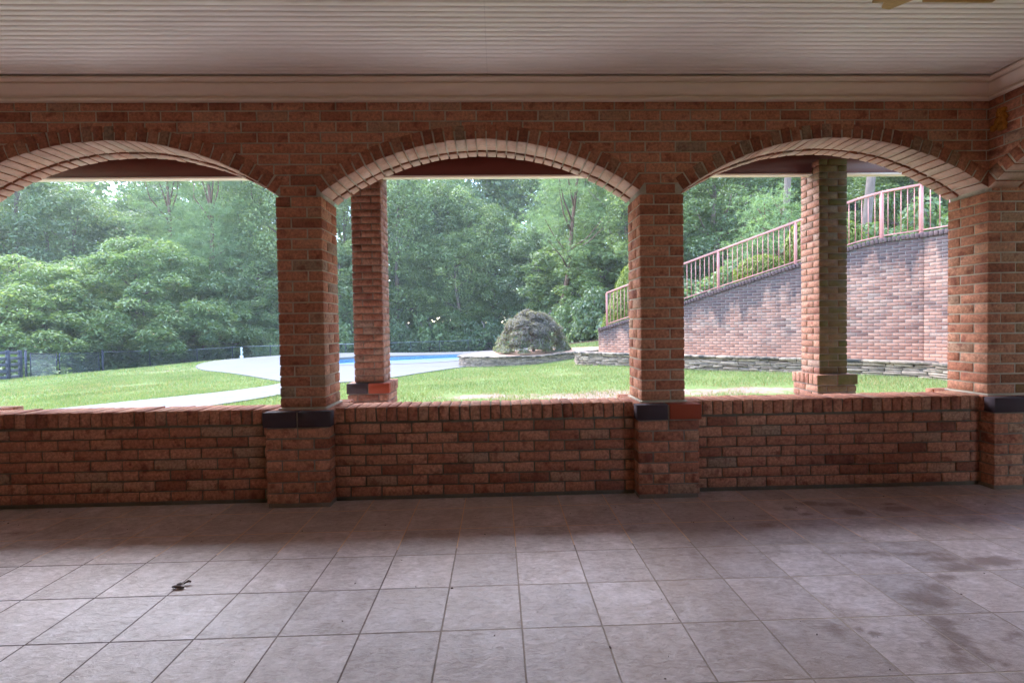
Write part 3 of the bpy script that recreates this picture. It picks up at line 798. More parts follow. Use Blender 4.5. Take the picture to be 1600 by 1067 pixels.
def mat_deck():
    m, t, n, b = newmat('pale_pool_deck_concrete'); g = NG(t); pos = g.geo()
    n1 = g.noise(0.6, 5, 0.6, g.mapping(pos, (1, 2.5, 1))); n2 = g.noise(14, 5, 0.7, pos)
    c = g.mix(n1, (0.11, 0.104, 0.102), (0.165, 0.156, 0.152)); c = g.mix(g.math('MULTIPLY', n2, 0.4), c, (0.14, 0.13, 0.128))
    g.l(c, b.inputs['Base Color']); b.inputs['Roughness'].default_value = 0.9; return m
def mat_path():
    m, t, n, b = newmat('pale_stone_path'); g = NG(t); pos = g.geo()
    v = g.n('ShaderNodeTexVoronoi', feature='F1'); v.inputs['Scale'].default_value = 5.5; g.l(g.mapping(pos, (1, 1.0, .1)), v.inputs['Vector'])
    n2 = g.noise(11, 6, 0.75, pos); cc = g.sep(v.outputs['Color'])[0]
    c = g.mix(cc, (0.125, 0.118, 0.115), (0.19, 0.178, 0.172)); c = g.mix(g.ramp(n2, [(0.45, (0.0,)), (0.65, (0.75,))]), c, (0.10, 0.093, 0.093))
    g.l(c, b.inputs['Base Color']); b.inputs['Roughness'].default_value = 0.9; g.l(g.bump(n2, .5, .02), b.inputs['Normal']); return m
DECKM = mat_deck()
DECK_Z = lambda x, y: gz(x, y) + 0.035
tag(drape('pool_deck', DECK, 0.035, DECKM, (POOL,), 0.6, 0.2), kind='structure')
tag(drape('path', PATH, 0.022, mat_path(), (), 0.4, 0.1), kind='structure')
# pool: coping ring, tile band, wall and water
pool = tag(empty('swimming_pool', (-2.5, 20, -.45)), 'blue swimming pool with a dark tile band, set in the pale deck', 'pool')
def mat_pooltile():
    m, t, n, b = newmat('dark_blue_pool_tile'); g = NG(t); pos = g.geo()
    bt = g.n('ShaderNodeTexBrick'); bt.inputs['Scale'].default_value = 6; g.l(g.mapping(pos, (1, 1, 1), (1.5708, 0, 0)), bt.inputs['Vector'])
    bt.inputs['Color1'].default_value = (0.05, 0.14, 0.30, 1); bt.inputs['Color2'].default_value = (0.10, 0.22, 0.40, 1); bt.inputs['Mortar'].default_value = (.3, .38, .45, 1)
    g.l(bt.outputs[0], b.inputs['Base Color']); b.inputs['Roughness'].default_value = 0.25; return m
def wallring(name, ring, z0, z1, mat, parent):
    n = len(ring); V = np.vstack([np.column_stack([ring, np.full(n, z1)]), np.column_stack([ring, np.full(n, z0)])]) - (-2.5, 20, -.45)
    mb = MB(); mb.raw(V, [[i, n + i, n + (i + 1) % n, (i + 1) % n] for i in range(n)]); return mb.build(name, [mat], parent)
PLASTER = mat_plain('light_blue_pool_plaster', (0.20, 0.50, 0.72), 0.6, 0.08, 3)
pin = offset(POOL, -0.012)
wallring('tile_band', pin, -.66, -.425, mat_pooltile(), pool); wallring('pool_wall', offset(POOL, -0.02), -1.9, -.655, PLASTER, pool)
def flat(name, poly, z, mat, parent, o=(-2.5, 20, -.45)):
    c = poly.mean(0); n = len(poly); V = np.vstack([np.column_stack([poly, np.full(n, z)]), [[c[0], c[1], z]]]) - o
    mb = MB(); mb.raw(V, None, [[n, i, (i + 1) % n] for i in range(n)]); return mb.build(name, [mat], parent)
flat('pool_floor', POOL, -1.9, PLASTER, pool)
wm_, t_, n_, b_ = newmat('pool_water'); g_ = NG(t_)
b_.inputs['Base Color'].default_value = (0.34, 0.52, 0.60, 1); b_.inputs['Roughness'].default_value = 0.12; b_.inputs['Specular IOR Level'].default_value = 0.25; b_.inputs['IOR'].default_value = 1.33
g_.l(g_.bump(g_.noise(5, 3, .5, g_.geo()), 0.05, 0.02), b_.inputs['Normal'])
flat('water', offset(POOL, 0.0), -.60, wm_, pool)
ring0, ring1 = offset(POOL, 0.26), POOL
V = np.vstack([np.column_stack([ring0, DECK_Z(*ring0.T) + .012]), np.column_stack([ring1, np.full(len(ring1), -.402)]), np.column_stack([offset(POOL, -.015), np.full(len(ring1), -.43)])]) - (-2.5, 20, -.45)
n = len(ring0); mb = MB(); mb.raw(V, [[k * n + i, k * n + (i + 1) % n, (k + 1) * n + (i + 1) % n, (k + 1) * n + i] for i in range(n) for k in (0, 1)])
mb.build('pool_edge', [DECKM], pool)

# stacked stone
def mat_stone():
    m, t, n, b = newmat('stacked_fieldstone'); g = NG(t); pos = g.geo(); r, cl, wr = g.sep(g.attr().outputs['Color'])
    n1 = g.noise(12, 6, 0.7, pos); c = g.ramp(r, [(0, (0.20, 0.145, 0.11)), (0.35, (0.36, 0.265, 0.20)), (0.7, (0.47, 0.345, 0.255)), (1, (0.32, 0.25, 0.20))])
    c = g.mix(1.0, c, g.ramp(n1, [(0.3, (0.65,)), (0.7, (1.25,))]), 'MULTIPLY')
    c = g.mix(g.math('MULTIPLY', wr, g.ramp(g.noise(4, 5, .6, pos), [(.4, (0.,)), (.6, (1.,))])), c, (0.05, 0.045, 0.04))
    g.l(c, b.inputs['Base Color']); b.inputs['Roughness'].default_value = 0.95; g.l(g.bump(n1, .6, .02), b.inputs['Normal']); return m
STONE = mat_stone(); STONEJ = mat_mortar('stone_joint_dark_soil', (0.09, 0.075, 0.06))  # dark soil tone between the stones
def resample(line, st):
    line = np.asarray(line, float); d = np.r_[0, np.cumsum(np.linalg.norm(np.diff(line, axis=0), axis=1))]
    s = np.arange(0, d[-1], st); s = np.r_[s, d[-1]]
    return np.stack([np.interp(s, d, line[:, k]) for k in range(line.shape[1])], -1), s
def stone_wall(parent, line, ztop_fn, zbot_fn, th=0.28, out=1):
    """dry stacked wall along a line (x, y); out = side of the face"""
    L, S = resample(line, 0.05); mb = MB(); tot = S[-1]
    T = np.gradient(L, axis=0); T /= np.linalg.norm(T, axis=1)[:, None]; N = np.stack([T[:, 1], -T[:, 0]], -1) * out
    def at_s(s):
        i = min(len(S) - 2, max(0, int(s / 0.05))); f = min(1, (s - S[i]) / max(1e-6, S[i + 1] - S[i])); return L[i] * (1 - f) + L[i + 1] * f, T[i], N[i]
    # core
    V = []; 
    for i in range(len(L)):
        z1, z0 = ztop_fn(*L[i]) - .05, zbot_fn(*L[i]) - .25
        a = L[i] - N[i] * .03; b = L[i] - N[i] * th
        V += [(a[0], a[1], z0), (a[0], a[1], z1), (b[0], b[1], z1), (b[0], b[1], z0)]
    Q = []
    for i in range(len(L) - 1):
        b = i * 4; c = b + 4; Q += [[b, c, c + 1, b + 1], [b + 1, c + 1, c + 2, b + 2], [b + 2, c + 2, c + 3, b + 3]]
    mb.raw(V, Q, m=1)
    zt = max(ztop_fn(*p) for p in L); zb = min(zbot_fn(*p) for p in L) - .06
    z = zt - 0.07 - 0.0
    rows = []
    off = 0.0
    while off < (zt - zb):
        h = RNG.uniform(.022, .048); rows.append((off, h)); off += h + .004
    for (o_, h) in rows:
        s = -RNG.uniform(0, .3)
        while s < tot:
            w_ = RNG.uniform(.12, .48); s0, s1 = max(0, s), min(tot, s + w_)
            if s1 - s0 > .03:
                p, t, nn = at_s((s0 + s1) / 2); z1 = ztop_fn(*p) - .07 - o_; 
                if z1 > zbot_fn(*p) - .05:
                    R = np.array([[t[0], nn[0], 0], [t[1], nn[1], 0], [0, 0, 1.0]]); pr = RNG.uniform(-.018, .022)
                    R = R @ rotm('Y', RNG.normal(0, .02))
                    c = p - nn * (.10 - pr)
                    mb.box((c[0], c[1], z1 - h / 2), (s1 - s0 - .006, .2, h * RNG.uniform(.85, 1.05)), R=R, tint=(RNG.random(), 0, RNG.random() * .5, 1), bev=.008, jit=.004)
            s += w_
    st = mb.build('stacked_stone', [STONE, STONEJ], parent)
    mb = MB(); s = 0.0
    while s < tot:
        w_ = RNG.uniform(.35, .7); s1 = min(tot, s + w_); p, t, nn = at_s((s + s1) / 2)
        R = np.array([[t[0], nn[0], 0], [t[1], nn[1], 0], [0, 0, 1.0]]); c = p - nn * (th / 2 - .03)
        mb.box((c[0], c[1], ztop_fn(*p) - .035), (s1 - s - .004, th + .04, .062), R=R, tint=(RNG.uniform(.2, .8), 0, 1.0, 1), bev=.018, jit=.005); s = s1
    mb.build('capstones', [STONE, STONEJ], parent)

bed = tag(empty('planting_bed', (0, 0, 0)), 'raised bed of pine straw behind a low curved wall of stacked stone, beside the pool', 'planting bed')
i0 = int(np.argmin(np.linalg.norm(BED - (0.3, 17.6), axis=1)))
order = np.roll(np.arange(len(BED)), -i0); B2 = BED[order]
k1 = int(np.argmin(np.linalg.norm(B2 - (6.95, 17.2), axis=1))); line = B2[:k1 + 1] if k1 < len(B2) * .8 else B2[k1:][::-1]
bedtop = lambda x, y: max(-.02, gz(x, y)[0] + .10) if True else 0
stone_wall(bed, line, lambda x, y: -.02 + max(0, (x - 3)) * .055, lambda x, y: float(gz(x, y)[0]), out=1)
def bedz(x, y):
    cx, cyy = 3.6, 17.6
    return -.06 + np.maximum(0, x - 3) * .055 + .10 * np.exp(-((x - 2.6) / 2.5) ** 2 - ((y - 17.3) / 1.6) ** 2)
ob = drape('pine_straw', offset(BED, -0.22), 0, MULCH, (), 0.3, 0, bedz); ob.parent = bed

# brick retaining wall with planter and railing
A0 = np.array([4.39, 10.89]); B0 = np.array([9.92, 6.14]); TD = (B0 - A0) / np.linalg.norm(B0 - A0)
WL = [(0.0, 1.02), (2.53, 1.70), (3.18, 1.92), (5.06, 2.45), (6.2, 2.76), (6.56, 2.83), (7.28, 2.87)]
L1 = np.linalg.norm(B0 - A0)
def wtop(s): return float(np.interp(s, [a for a, b in WL], [b for a, b in WL]))
BROUT_M = None
def mat_retbrick():
    m, t, n, b = newmat('stained_retaining_brick'); g = NG(t); pos = g.geo(); a = g.attr(); r, cl, ms = g.sep(a.outputs['Color'])
    base = g.ramp(r, [(0.0, (0.25, 0.125, 0.095)), (0.3, (0.40, 0.20, 0.145)), (0.7, (0.48, 0.26, 0.19)), (1.0, (0.36, 0.24, 0.19))])
    n1 = g.noise(40, 4, .6, pos)
    c = g.mix(1.0, base, g.ramp(n1, [(.25, (.72,)), (.75, (1.2,))]), 'MULTIPLY')
    # black algae: streaks that run down from the coping, plus patches
    st = g.noise(1.0, 5, .62, g.mapping(pos, (2.6, 2.6, .45))); pt = g.noise(1.7, 6, .62, pos)
    f = g.math('MULTIPLY', g.ramp(g.math('ADD', st, g.math('MULTIPLY', g.math('SUBTRACT', ms, .5), .55)), [(.45, (0.,)), (.60, (1.,))]), .8)
    f2 = g.math('MULTIPLY', g.ramp(g.math('ADD', pt, g.math('MULTIPLY', cl, 0.1)), [(.55, (0.,)), (.7, (1.,))]), .5)
    c = g.mix(g.math('MAXIMUM', f, f2), c, (0.055, 0.042, 0.052))
    sp = g.n('ShaderNodeSeparateXYZ'); g.l(pos, sp.inputs[0])
    c = g.mix(g.math('MULTIPLY', g.ramp(g.math('ADD', sp.outputs[2], g.math('MULTIPLY', n1, .2)), [(.45, (1.,)), (.95, (0.,))]), .55), c, (0.50, 0.25, 0.15))
    g.l(c, b.inputs['Base Color']); b.inputs['Roughness'].default_value = .9; g.l(g.bump(n1, .5, .006), b.inputs['Normal']); return m
RETB = mat_retbrick()
ret = tag(empty('retaining_wall', (A0[0], A0[1], 0)), 'tall brick retaining wall with black stains, its top sloping down to the left', 'wall')
def frame2(t):
    nn = np.array([-t[1], t[0]])          # pointing away from the camera (uphill)
    if nn @ (np.array([10, 20.]) - A0) < 0: nn = -nn
    return nn
def wall_seg(P, t, L, topf, par0=0, s_off=0.0):
    nn = frame2(t); R = np.array([[t[0], nn[0], 0], [t[1], nn[1], 0], [0, 0, 1.0]]); mb = MB(); k = 0
    z = -0.02
    while True:
        mx = max(topf(s) for s in np.linspace(0, L, 30)) - .1
        if z > mx: break
        p = -(0 if k % 2 else (BL + J) / 2)
        while p < L:
            a, b = max(p, 0), min(p + BL, L)
            if b - a > .03:
                tt = topf((a + b) / 2) - .10; z1 = min(z + BH, tt)
                if z1 - z > .012:
                    c = P + t * (a + b) / 2 + nn * .046
                    dtop = max(0, 1 - (tt - z) / 1.5)
                    mb.box((c[0] - A0[0], c[1] - A0[1], (z + z1) / 2), (b - a, BD, z1 - z), R=R, tint=(RNG.random(), RNG.random(), 0.15 + .85 * dtop * dtop, 1), bev=.004, jit=.001)
            p += BL + J
        z += CP; k += 1
    xs = np.linspace(0, L, 40); V = []
    for s in xs:
        for d in (.008, .28):
            q = P + t * s + nn * d; V += [(q[0] - A0[0], q[1] - A0[1], -.4), (q[0] - A0[0], q[1] - A0[1], topf(s) - .1)]
    Q = []
    for i in range(len(xs) - 1):
        b = 4 * i; c = b + 4; Q += [[b, c, c + 1, b + 1], [b + 1, c + 1, c + 3, b + 3], [b + 2, b + 3, c + 3, c + 2]]
    Q += [[0, 1, 3, 2], [len(V) - 4, len(V) - 2, len(V) - 1, len(V) - 3]]
    mb.raw(V, Q, m=1)
    w_ = mb.build('brick_face', [RETB, MORTAR_OUT], ret)
    mb = MB(); n = int(L / .071)
    for i in range(n):
        s = (i + .5) * L / n; sl = (topf(min(L, s + .1)) - topf(max(0, s - .1))) / (min(L, s + .1) - max(0, s - .1)); q = P + t * s + nn * .13
        RR = R @ rotm('Y', -math.atan(sl))
        mb.box((q[0] - A0[0], q[1] - A0[1], topf(s) - .05), (L / n - .008, .33, .098), R=RR, tint=(RNG.uniform(0, .35), 0, .95, 1), bev=.006, jit=.002)
    mb.build('coping', [RETB, MORTAR_OUT], ret)
wall_seg(A0, TD, L1, wtop)
TC2 = np.array([-.10, -.99]); TC2 /= np.linalg.norm(TC2); TM = TD + TC2; TM /= np.linalg.norm(TM); C0 = B0 + TM * .42
_f2 = frame2
def frame2(t): return np.array([.99, -.12]) / np.linalg.norm([.99, .12]) if t is TC2 else _f2(t)
wall_seg(B0, TM, .42, lambda s: 2.87 + .0 * s)
wall_seg(C0, TC2, 11.0, lambda s: 2.87 + .0 * s)  # out-of-view run lengthened to block light from the right
# planter
PL_ = smooth([(4.30, 11.6), (3.75, 11.3), (3.72, 10.75), (4.2, 10.25), (4.75, 9.85), (6.55, 8.25), (7.6, 7.3), (9.2, 5.85), (9.42, 5.3), (9.30, 4.2)], 2, closed=False)
plt = tag(empty('stone_planter', (0, 0, 0)), 'long low planter wall of stacked grey stone at the foot of the brick retaining wall', 'planter')
stone_wall(plt, PL_, lambda x, y: .355, lambda x, y: float(gz(x, y)[0]), th=.26, out=1)
poly = np.vstack([PL_, [(9.75, 4.2), (10.1, 6.0), (4.6, 11.1)]]); ob = drape('soil', poly, 0, MULCH, (), .4, 0, lambda x, y: 0 * x + .285); ob.parent = plt

# hillside behind the wall
def hill_z(x, y):
    P = np.stack([x, y], -1) - A0; s = P @ TD; nn = frame2(TD); d = P @ nn
    top = np.interp(s, [-9, -2.5, 0, 3.2, 6.5, 9, 30], [-.6, .15, .85, 1.80, 2.75, 2.9, 3.4]) - .08
    return top + np.clip(d - 6, 0, 60) * .07
def build_hill():
    nn = frame2(TD); ss = np.r_[np.arange(-9, 12, .5), np.arange(12, 90, 4)]; dd = np.r_[.27, np.arange(.6, 20, .6), np.arange(20, 90, 5)]
    S, D_ = np.meshgrid(ss, dd, indexing='ij'); x = A0[0] + S * TD[0] + D_ * nn[0]; y = A0[1] + S * TD[1] + D_ * nn[1]
    z = hill_z(x.ravel(), y.ravel()).reshape(x.shape)
    z = np.where(S < 0, np.minimum(z, z), z); z[D_ < .3] -= 0.0
    lo = gz(x.ravel(), y.ravel()).reshape(x.shape) - .25
    w_ = .3 + .22 * D_; f = np.clip((S - .35 * D_ + w_) / w_, 0, 1); z = lo * (1 - f) + z * f
    # forest floor mask
    wmk = np.clip((D_ - 3.5) / 2, 0, 1)
    I = np.arange(x.size).reshape(x.shape); Q = np.stack([I[:-1, :-1], I[:-1, 1:], I[1:, 1:], I[1:, :-1]], -1).reshape(-1, 4)[:, ::-1]
    o = link('hillside', mk_mesh('hillside', np.stack([x.ravel(), y.ravel(), z.ravel()], -1), [Q], [GROUND], None, np.stack([x.ravel() * 0 + .2, wmk.ravel(), x.ravel() * 0, x.ravel() * 0 + 1], -1), True)); tag(o, kind='structure')
build_hill()
# railing
rail = tag(empty('metal_railing', (A0[0], A0[1], 0)), 'pink painted metal railing with thin balusters on top of the sloping brick wall', 'railing')
def rp(s, d=.13): q = A0 + TD * s + frame2(TD) * d - A0; return np.array([q[0], q[1], wtop(s)])
def rp2(s, d=.13): q = C0 + TC2 * s + frame2(TC2) * d - A0; return np.array([q[0], q[1], 2.87])
SPOST = [0.22, 3.35, 5.05, 6.62, 7.25]
for s in SPOST:
    p = rp(s); mb = MB(); mb.bar(p - (0, 0, .02), p + (0, 0, .97), .05 if s < 6 else .055, m=0); mb.build('post', [PINK], rail)
segs = [(0.22, 3.35), (3.35, 5.05), (5.05, 6.2), (6.2, 6.62), (6.62, 7.25)]
mbt = MB(); mbb = MB()
up1 = np.array([0, 0, .975]); up0 = np.array([0, 0, .065])
for a, b in segs:
    mbt.bar(rp(a) + up1, rp(b) + up1, .055, .045); mbb.bar(rp(a) + up0, rp(b) + up0, .03, .025)
mbt.bar(rp(7.25) + up1, rp2(.05) + up1, .055, .045); mbb.bar(rp(7.25) + up0, rp2(.05) + up0, .03, .025)
mbt.bar(rp2(.05) + up1, rp2(4.0) + up1, .055, .045); mbb.bar(rp2(.05) + up0, rp2(4.0) + up0, .03, .025)
mbt.build('top_rail', [PINK], rail); mbb.build('bottom_rail', [PINK], rail)
for a, b in zip(SPOST[:-1], SPOST[1:]):
    n = max(1, round((b - a) / .113)); 
    for i in range(1, n):
        s = a + (b - a) * i / n; mb = MB(); mb.tube([rp(s) + up0, rp(s) + up1], .0085, 5); mb.build('baluster', [PINK], rail)
for i in range(1, 4):
    q = rp(7.25) + (rp2(.05) - rp(7.25)) * i / 4; mb = MB(); mb.tube([q + up0, q + up1], .0085, 5); mb.build('baluster', [PINK], rail)
for i in range(0, 31):
    s = .06 + i * .125; mb = MB(); mb.tube([rp2(s) + up0, rp2(s) + up1], .0085, 5); mb.build('baluster', [PINK], rail)
p = rp2(4.0); mb = MB(); mb.bar(p, p + (0, 0, .97), .055); mb.build('post', [PINK], rail)

# ------------------------------------------------------------------ foliage
def mat_leaf(name, stops, rough=0.36, trans=0.4, spec=0.6):
    m, t, n, b = newmat(name); g = NG(t); r, cl, ms = g.sep(g.attr().outputs['Color'])
    oi = g.n('ShaderNodeObjectInfo'); rr = g.math('ADD', r, g.math('MULTIPLY', g.math('SUBTRACT', oi.outputs['Random'], .5), .22), clamp=True)
    c = g.ramp(rr, stops); c = g.mix(cl, c, (0.42, 0.30, 0.16))
    g.l(c, b.inputs['Base Color']); b.inputs['Roughness'].default_value = rough; b.inputs['Specular IOR Level'].default_value = spec
    tr = g.n('ShaderNodeBsdfTranslucent'); g.l(g.mix(1.0, c, (1.15, 1.3, .6), 'MULTIPLY'), tr.inputs[0])
    mx = g.n('ShaderNodeMixShader'); mx.inputs[0].default_value = trans; g.l(b.outputs[0], mx.inputs[1]); g.l(tr.outputs[0], mx.inputs[2])
    g.l(mx.outputs[0], n['Material Output'].inputs[0]); return m
LF_OAK = mat_leaf('dark_oak_leaves', [(0, (.10, .14, .08)), (.5, (.165, .22, .115)), (.85, (.23, .295, .14)), (1, (.31, .35, .15))])
LF_MIX = mat_leaf('mixed_wood_leaves', [(0, (.11, .155, .075)), (.5, (.19, .25, .11)), (.85, (.27, .33, .135)), (1, (.37, .40, .16))])
LF_PINE = mat_leaf('pine_needles', [(0, (.13, .20, .10)), (.5, (.22, .30, .14)), (.85, (.30, .38, .16)), (1, (.40, .44, .18))], .6, .3)
LF_MIM = mat_leaf('mimosa_leaves', [(0, (.13, .19, .105)), (.45, (.22, .29, .14)), (.8, (.32, .38, .16)), (1, (.46, .46, .20))], .6)
LF_MAP = mat_leaf('lace_maple_leaves', [(0, (.15, .115, .095)), (.5, (.25, .205, .18)), (.85, (.33, .28, .24)), (.9, (.22, .25, .12)), (1, (.22, .26, .12))], .6)
LF_TOP = mat_leaf('golden_evergreen_leaves', [(0, (.08, .11, .02)), (.5, (.16, .20, .035)), (1, (.26, .28, .06))], .6)
def unit(v): return v / (np.linalg.norm(v, axis=-1, keepdims=True) + 1e-9)
def leaf_quads(P, N, size, aspect=0.55, drng=None, tvec=None):
    n = len(P); rnd = RNG.normal(size=(n, 3)); T = unit(np.cross(N, rnd)) if tvec is None else unit(tvec - N * (N * tvec).sum(-1, keepdims=True)); B = np.cross(N, T)
    s = size * RNG.uniform(.7, 1.3, (n, 1)); V = np.empty((n, 4, 3))
    V[:, 0] = P - T * s * .5; V[:, 1] = P + B * s * .5 * aspect + N * s * .06; V[:, 2] = P + T * s * .5 - N * s * .05; V[:, 3] = P - B * s * .5 * aspect + N * s * .06
    return V.reshape(-1, 3), np.arange(n * 4).reshape(n, 4)
def leaf_mesh(name, parts, mat):
    """parts: list of (V, F, tint per vertex)"""
    V = []; F = []; C = []; k = 0
    for v, f, c in parts: V.append(v); F.append(f + k); C.append(c); k += len(v)
    return mk_mesh(name, np.concatenate(V), F, [mat], None, np.concatenate(C))
def tcol(n, rep, r, cl=None):
    c = np.zeros((n, 4)); c[:, 0] = np.clip(r, 0, 1); c[:, 3] = 1
    if cl is not None: c[:, 1] = cl
    return np.repeat(c, rep, axis=0)
def clump_points(C, Rr, m, up=0.25):
    n = len(C) * m; d = unit(RNG.normal(size=(n, 3)) + (0, 0, up)); c = np.repeat(C, m, 0); r = np.repeat(Rr, m)[:, None]
    return c + d * r * (RNG.uniform(.45, 1.08, (n, 1)) ** .5) * (1, 1, .8), d
def broad_crown(name, mat, rx=4.2, rz=7.5, zc=8.0, nc=150, m=190, ls=.21, cr=(.6, 1.25), droop=0.0):
    d = unit(RNG.normal(size=(nc, 3))); rad = RNG.uniform(.55, 1.0, (nc, 1)) ** .6
    taper = 1 - 0.25 * np.abs(d[:, 2:3]); C = d * rad * (rx, rx, rz) * taper + (0, 0, zc); C += RNG.normal(0, .35, (nc, 3))
    Rr = RNG.uniform(*cr, nc); P, D = clump_points(C, Rr, m); N = unit(D * .6 + (0, 0, .55) + RNG.normal(0, .5, P.shape))
    V, F = leaf_quads(P, N, ls); ct = np.repeat(RNG.uniform(0, 1, nc), m); r = ct * .5 + RNG.random(len(P)) * .5
    return leaf_mesh(name, [(V, F, tcol(len(P), 4, r))], mat), C
def trunk_mesh(name, mat, H, r0, C, nb=10, lean=(0, 0), zlo=.25):
    mb = MB(); k = 9; zs = np.linspace(0, H, k); wob = np.cumsum(RNG.normal(0, .10, (k, 2)), 0)
    pts = np.column_stack([wob[:, 0] + lean[0] * zs, wob[:, 1] + lean[1] * zs, zs]); pts[0, :2] = 0; pts[0, 2] = -.4
    mb.tube(pts, r0 * (1 - .8 * zs / H) + .02, 8); idx = RNG.permutation(len(C))[:nb]
    for i in idx:
        c = C[i]; zb = np.clip(c[2] * .75, H * zlo, H * .95); p0 = np.array([np.interp(zb, zs, pts[:, j]) for j in range(3)]); p0[2] = zb
        md = (p0 + c) / 2 + (0, 0, -.15) + RNG.normal(0, .15, 3); mb.tube([p0, md, c], [r0 * .38, r0 * .22, .02], 5)
    F = [np.concatenate(mb.Q)] + ([np.concatenate(mb.T)] if mb.T else [])
    return mk_mesh(name, np.concatenate(mb.V), F, [mat], None, np.concatenate(mb.C), True)
def pine_crown(name, mat, H=20, z0=4, rmax=3.2, nb=150, tufts=33, nl=.27, nn=13):
    C = []; ends = []
    for i in range(nb):
        z = z0 + (H - z0) * RNG.random() ** .85; f = 1 - ((z - z0) / (H - z0)) ** 1.6; L = rmax * (.35 + .65 * f) * RNG.uniform(.6, 1.1); a = RNG.uniform(0, 6.28)
        e = np.array([L * math.cos(a), L * math.sin(a), z + L * .12]); ends.append(e); C.append(e)
        for q in (.62, .82): C.append(e * (q, q, 1) + (RNG.normal(0, .4), RNG.normal(0, .4), -.05))
    C = np.array(C); ends = np.array(ends); n = len(C) * (tufts // 3)
    P = np.repeat(C, tufts // 3, 0) + RNG.normal(0, 1, (n, 3)) * (.36, .36, .22); ct = np.repeat(RNG.random(len(C)), tufts // 3)
    d = unit(RNG.normal(size=(n * nn, 3)) + (0, 0, .45)); p = np.repeat(P, nn, 0); s = unit(np.cross(d, RNG.normal(size=d.shape))) * .015; L = nl * RNG.uniform(.75, 1.15, (n * nn, 1))
    V = np.empty((n * nn, 3, 3)); V[:, 0] = p - s; V[:, 1] = p + s; V[:, 2] = p + d * L
    r = np.repeat(ct, nn) * .5 + np.repeat(RNG.random(n), nn) * .35 + RNG.random(n * nn) * .15
    return leaf_mesh(name, [(V.reshape(-1, 3), np.arange(n * nn * 3).reshape(-1, 3), tcol(n * nn, 3, r))], mat), ends
def mimosa_crown(name, R=6.5, H=7.2, nc=330, m=220):
    """umbrella of flat feathery layers that hang low at the rim"""
    a = RNG.uniform(0, 6.283, nc); q = np.sqrt(RNG.uniform(0.02, 1, nc)); top = H * (1 - .72 * q ** 2.2); z = top - RNG.uniform(0, 1, nc) ** 2 * (top * .55)
    C = np.column_stack([R * q * np.cos(a), R * q * np.sin(a), np.maximum(z, 1.35)]); Rr = RNG.uniform(.4, .95, nc); n = nc * m
    t = RNG.uniform(0, 6.283, n); rr = np.sqrt(RNG.random(n)); cR = np.repeat(Rr, m); c = np.repeat(C, m, 0)
    P = c + np.column_stack([rr * cR * np.cos(t), rr * cR * np.sin(t), -.45 * cR * rr ** 2 + RNG.normal(0, .12, n)])
    out = unit(np.column_stack([np.cos(t), np.sin(t), -.35 - .3 * rr])) + RNG.normal(0, .3, (n, 3)); N = unit(np.column_stack([RNG.normal(0, .42, n), RNG.normal(0, .42, n), np.ones(n)]))
    V, F = leaf_quads(P, N, .22, .36, tvec=out); ct = np.repeat(RNG.random(nc), m); r = ct * .4 + RNG.random(n) * .6
    bl = (RNG.random(n) < .012) * 1.0 * (rr < .9)
    return leaf_mesh(name, [(V, F, tcol(n, 4, r, bl))], LF_MIM), C
def bush_mesh(name, mat, r=1.5, h=2.2, nc=30, m=170, ls=.15):
    d = unit(RNG.normal(size=(nc, 3))); d[:, 2] = np.abs(d[:, 2]); C = d * RNG.uniform(.4, .9, (nc, 1)) * (r, r, h * .8) + (0, 0, .25); Rr = RNG.uniform(.3, .6, nc)
    P, D = clump_points(C, Rr, m); N = unit(D * .6 + (0, 0, .5) + RNG.normal(0, .5, P.shape)); V, F = leaf_quads(P, N, ls)
    return leaf_mesh(name, [(V, F, tcol(len(P), 4, np.repeat(RNG.random(nc), m) * .5 + RNG.random(len(P)) * .5))], mat), C

KIND = {}
for nm, mt, a in [('oak', LF_OAK, dict(rx=4.6, rz=6.6, zc=8.2)), ('oak2', LF_OAK, dict(rx=4.2, rz=7.6, zc=8.4, ls=.19, cr=(.5, 1.0), nc=190, m=160)), ('mix', LF_MIX, dict(rx=3.9, rz=8.4, zc=8.9, nc=170, m=180)),
                  ('mix2', LF_MIX, dict(rx=4.4, rz=7.4, zc=7.9, ls=.17, cr=(.45, .95), nc=230, m=160)), ('vine', LF_MIX, dict(rx=3.0, rz=6.4, zc=6.3, ls=.24, cr=(.5, .9), nc=150, m=150))]:
    cm_, C = broad_crown(nm + '_crown', mt, **a); KIND[nm] = (cm_, trunk_mesh(nm + '_trunk', BARK, a['zc'] + a['rz'] * .6, .24, C), 16.0)
cm_, C = pine_crown('pine_crown', LF_PINE); KIND['pine'] = (cm_, trunk_mesh('pine_trunk', BARKR, 20, .2, C, 10), 20.0)
cm_, C = pine_crown('pine_crown2', LF_PINE, z0=9, rmax=3.8); KIND['pine2'] = (cm_, trunk_mesh('pine_trunk2', BARK, 20, .16, C, 10), 20.0)
cm_, C = pine_crown('pine_crown3', LF_PINE, H=15, z0=6.5, rmax=4.2, nb=46, tufts=40); KIND['leanpine'] = (cm_, trunk_mesh('pine_trunk3', BARKR, 15, .22, C, 9, zlo=.4), 15.0)
cm_, C = pine_crown('pine_crown4', LF_PINE, H=5.2, z0=1.2, rmax=1.7, nb=34, tufts=30, nl=.22); KIND['youngpine'] = (cm_, trunk_mesh('pine_trunk4', BARKR, 5.2, .08, C, 26), 5.2)
for k_ in ('mimosa', 'mimosa2'):
    cm_, C = mimosa_crown(k_ + '_crown'); KIND[k_] = (cm_, trunk_mesh(k_ + '_trunk', BARK, 4.6, .2, C, 26, zlo=.12), 7.2)
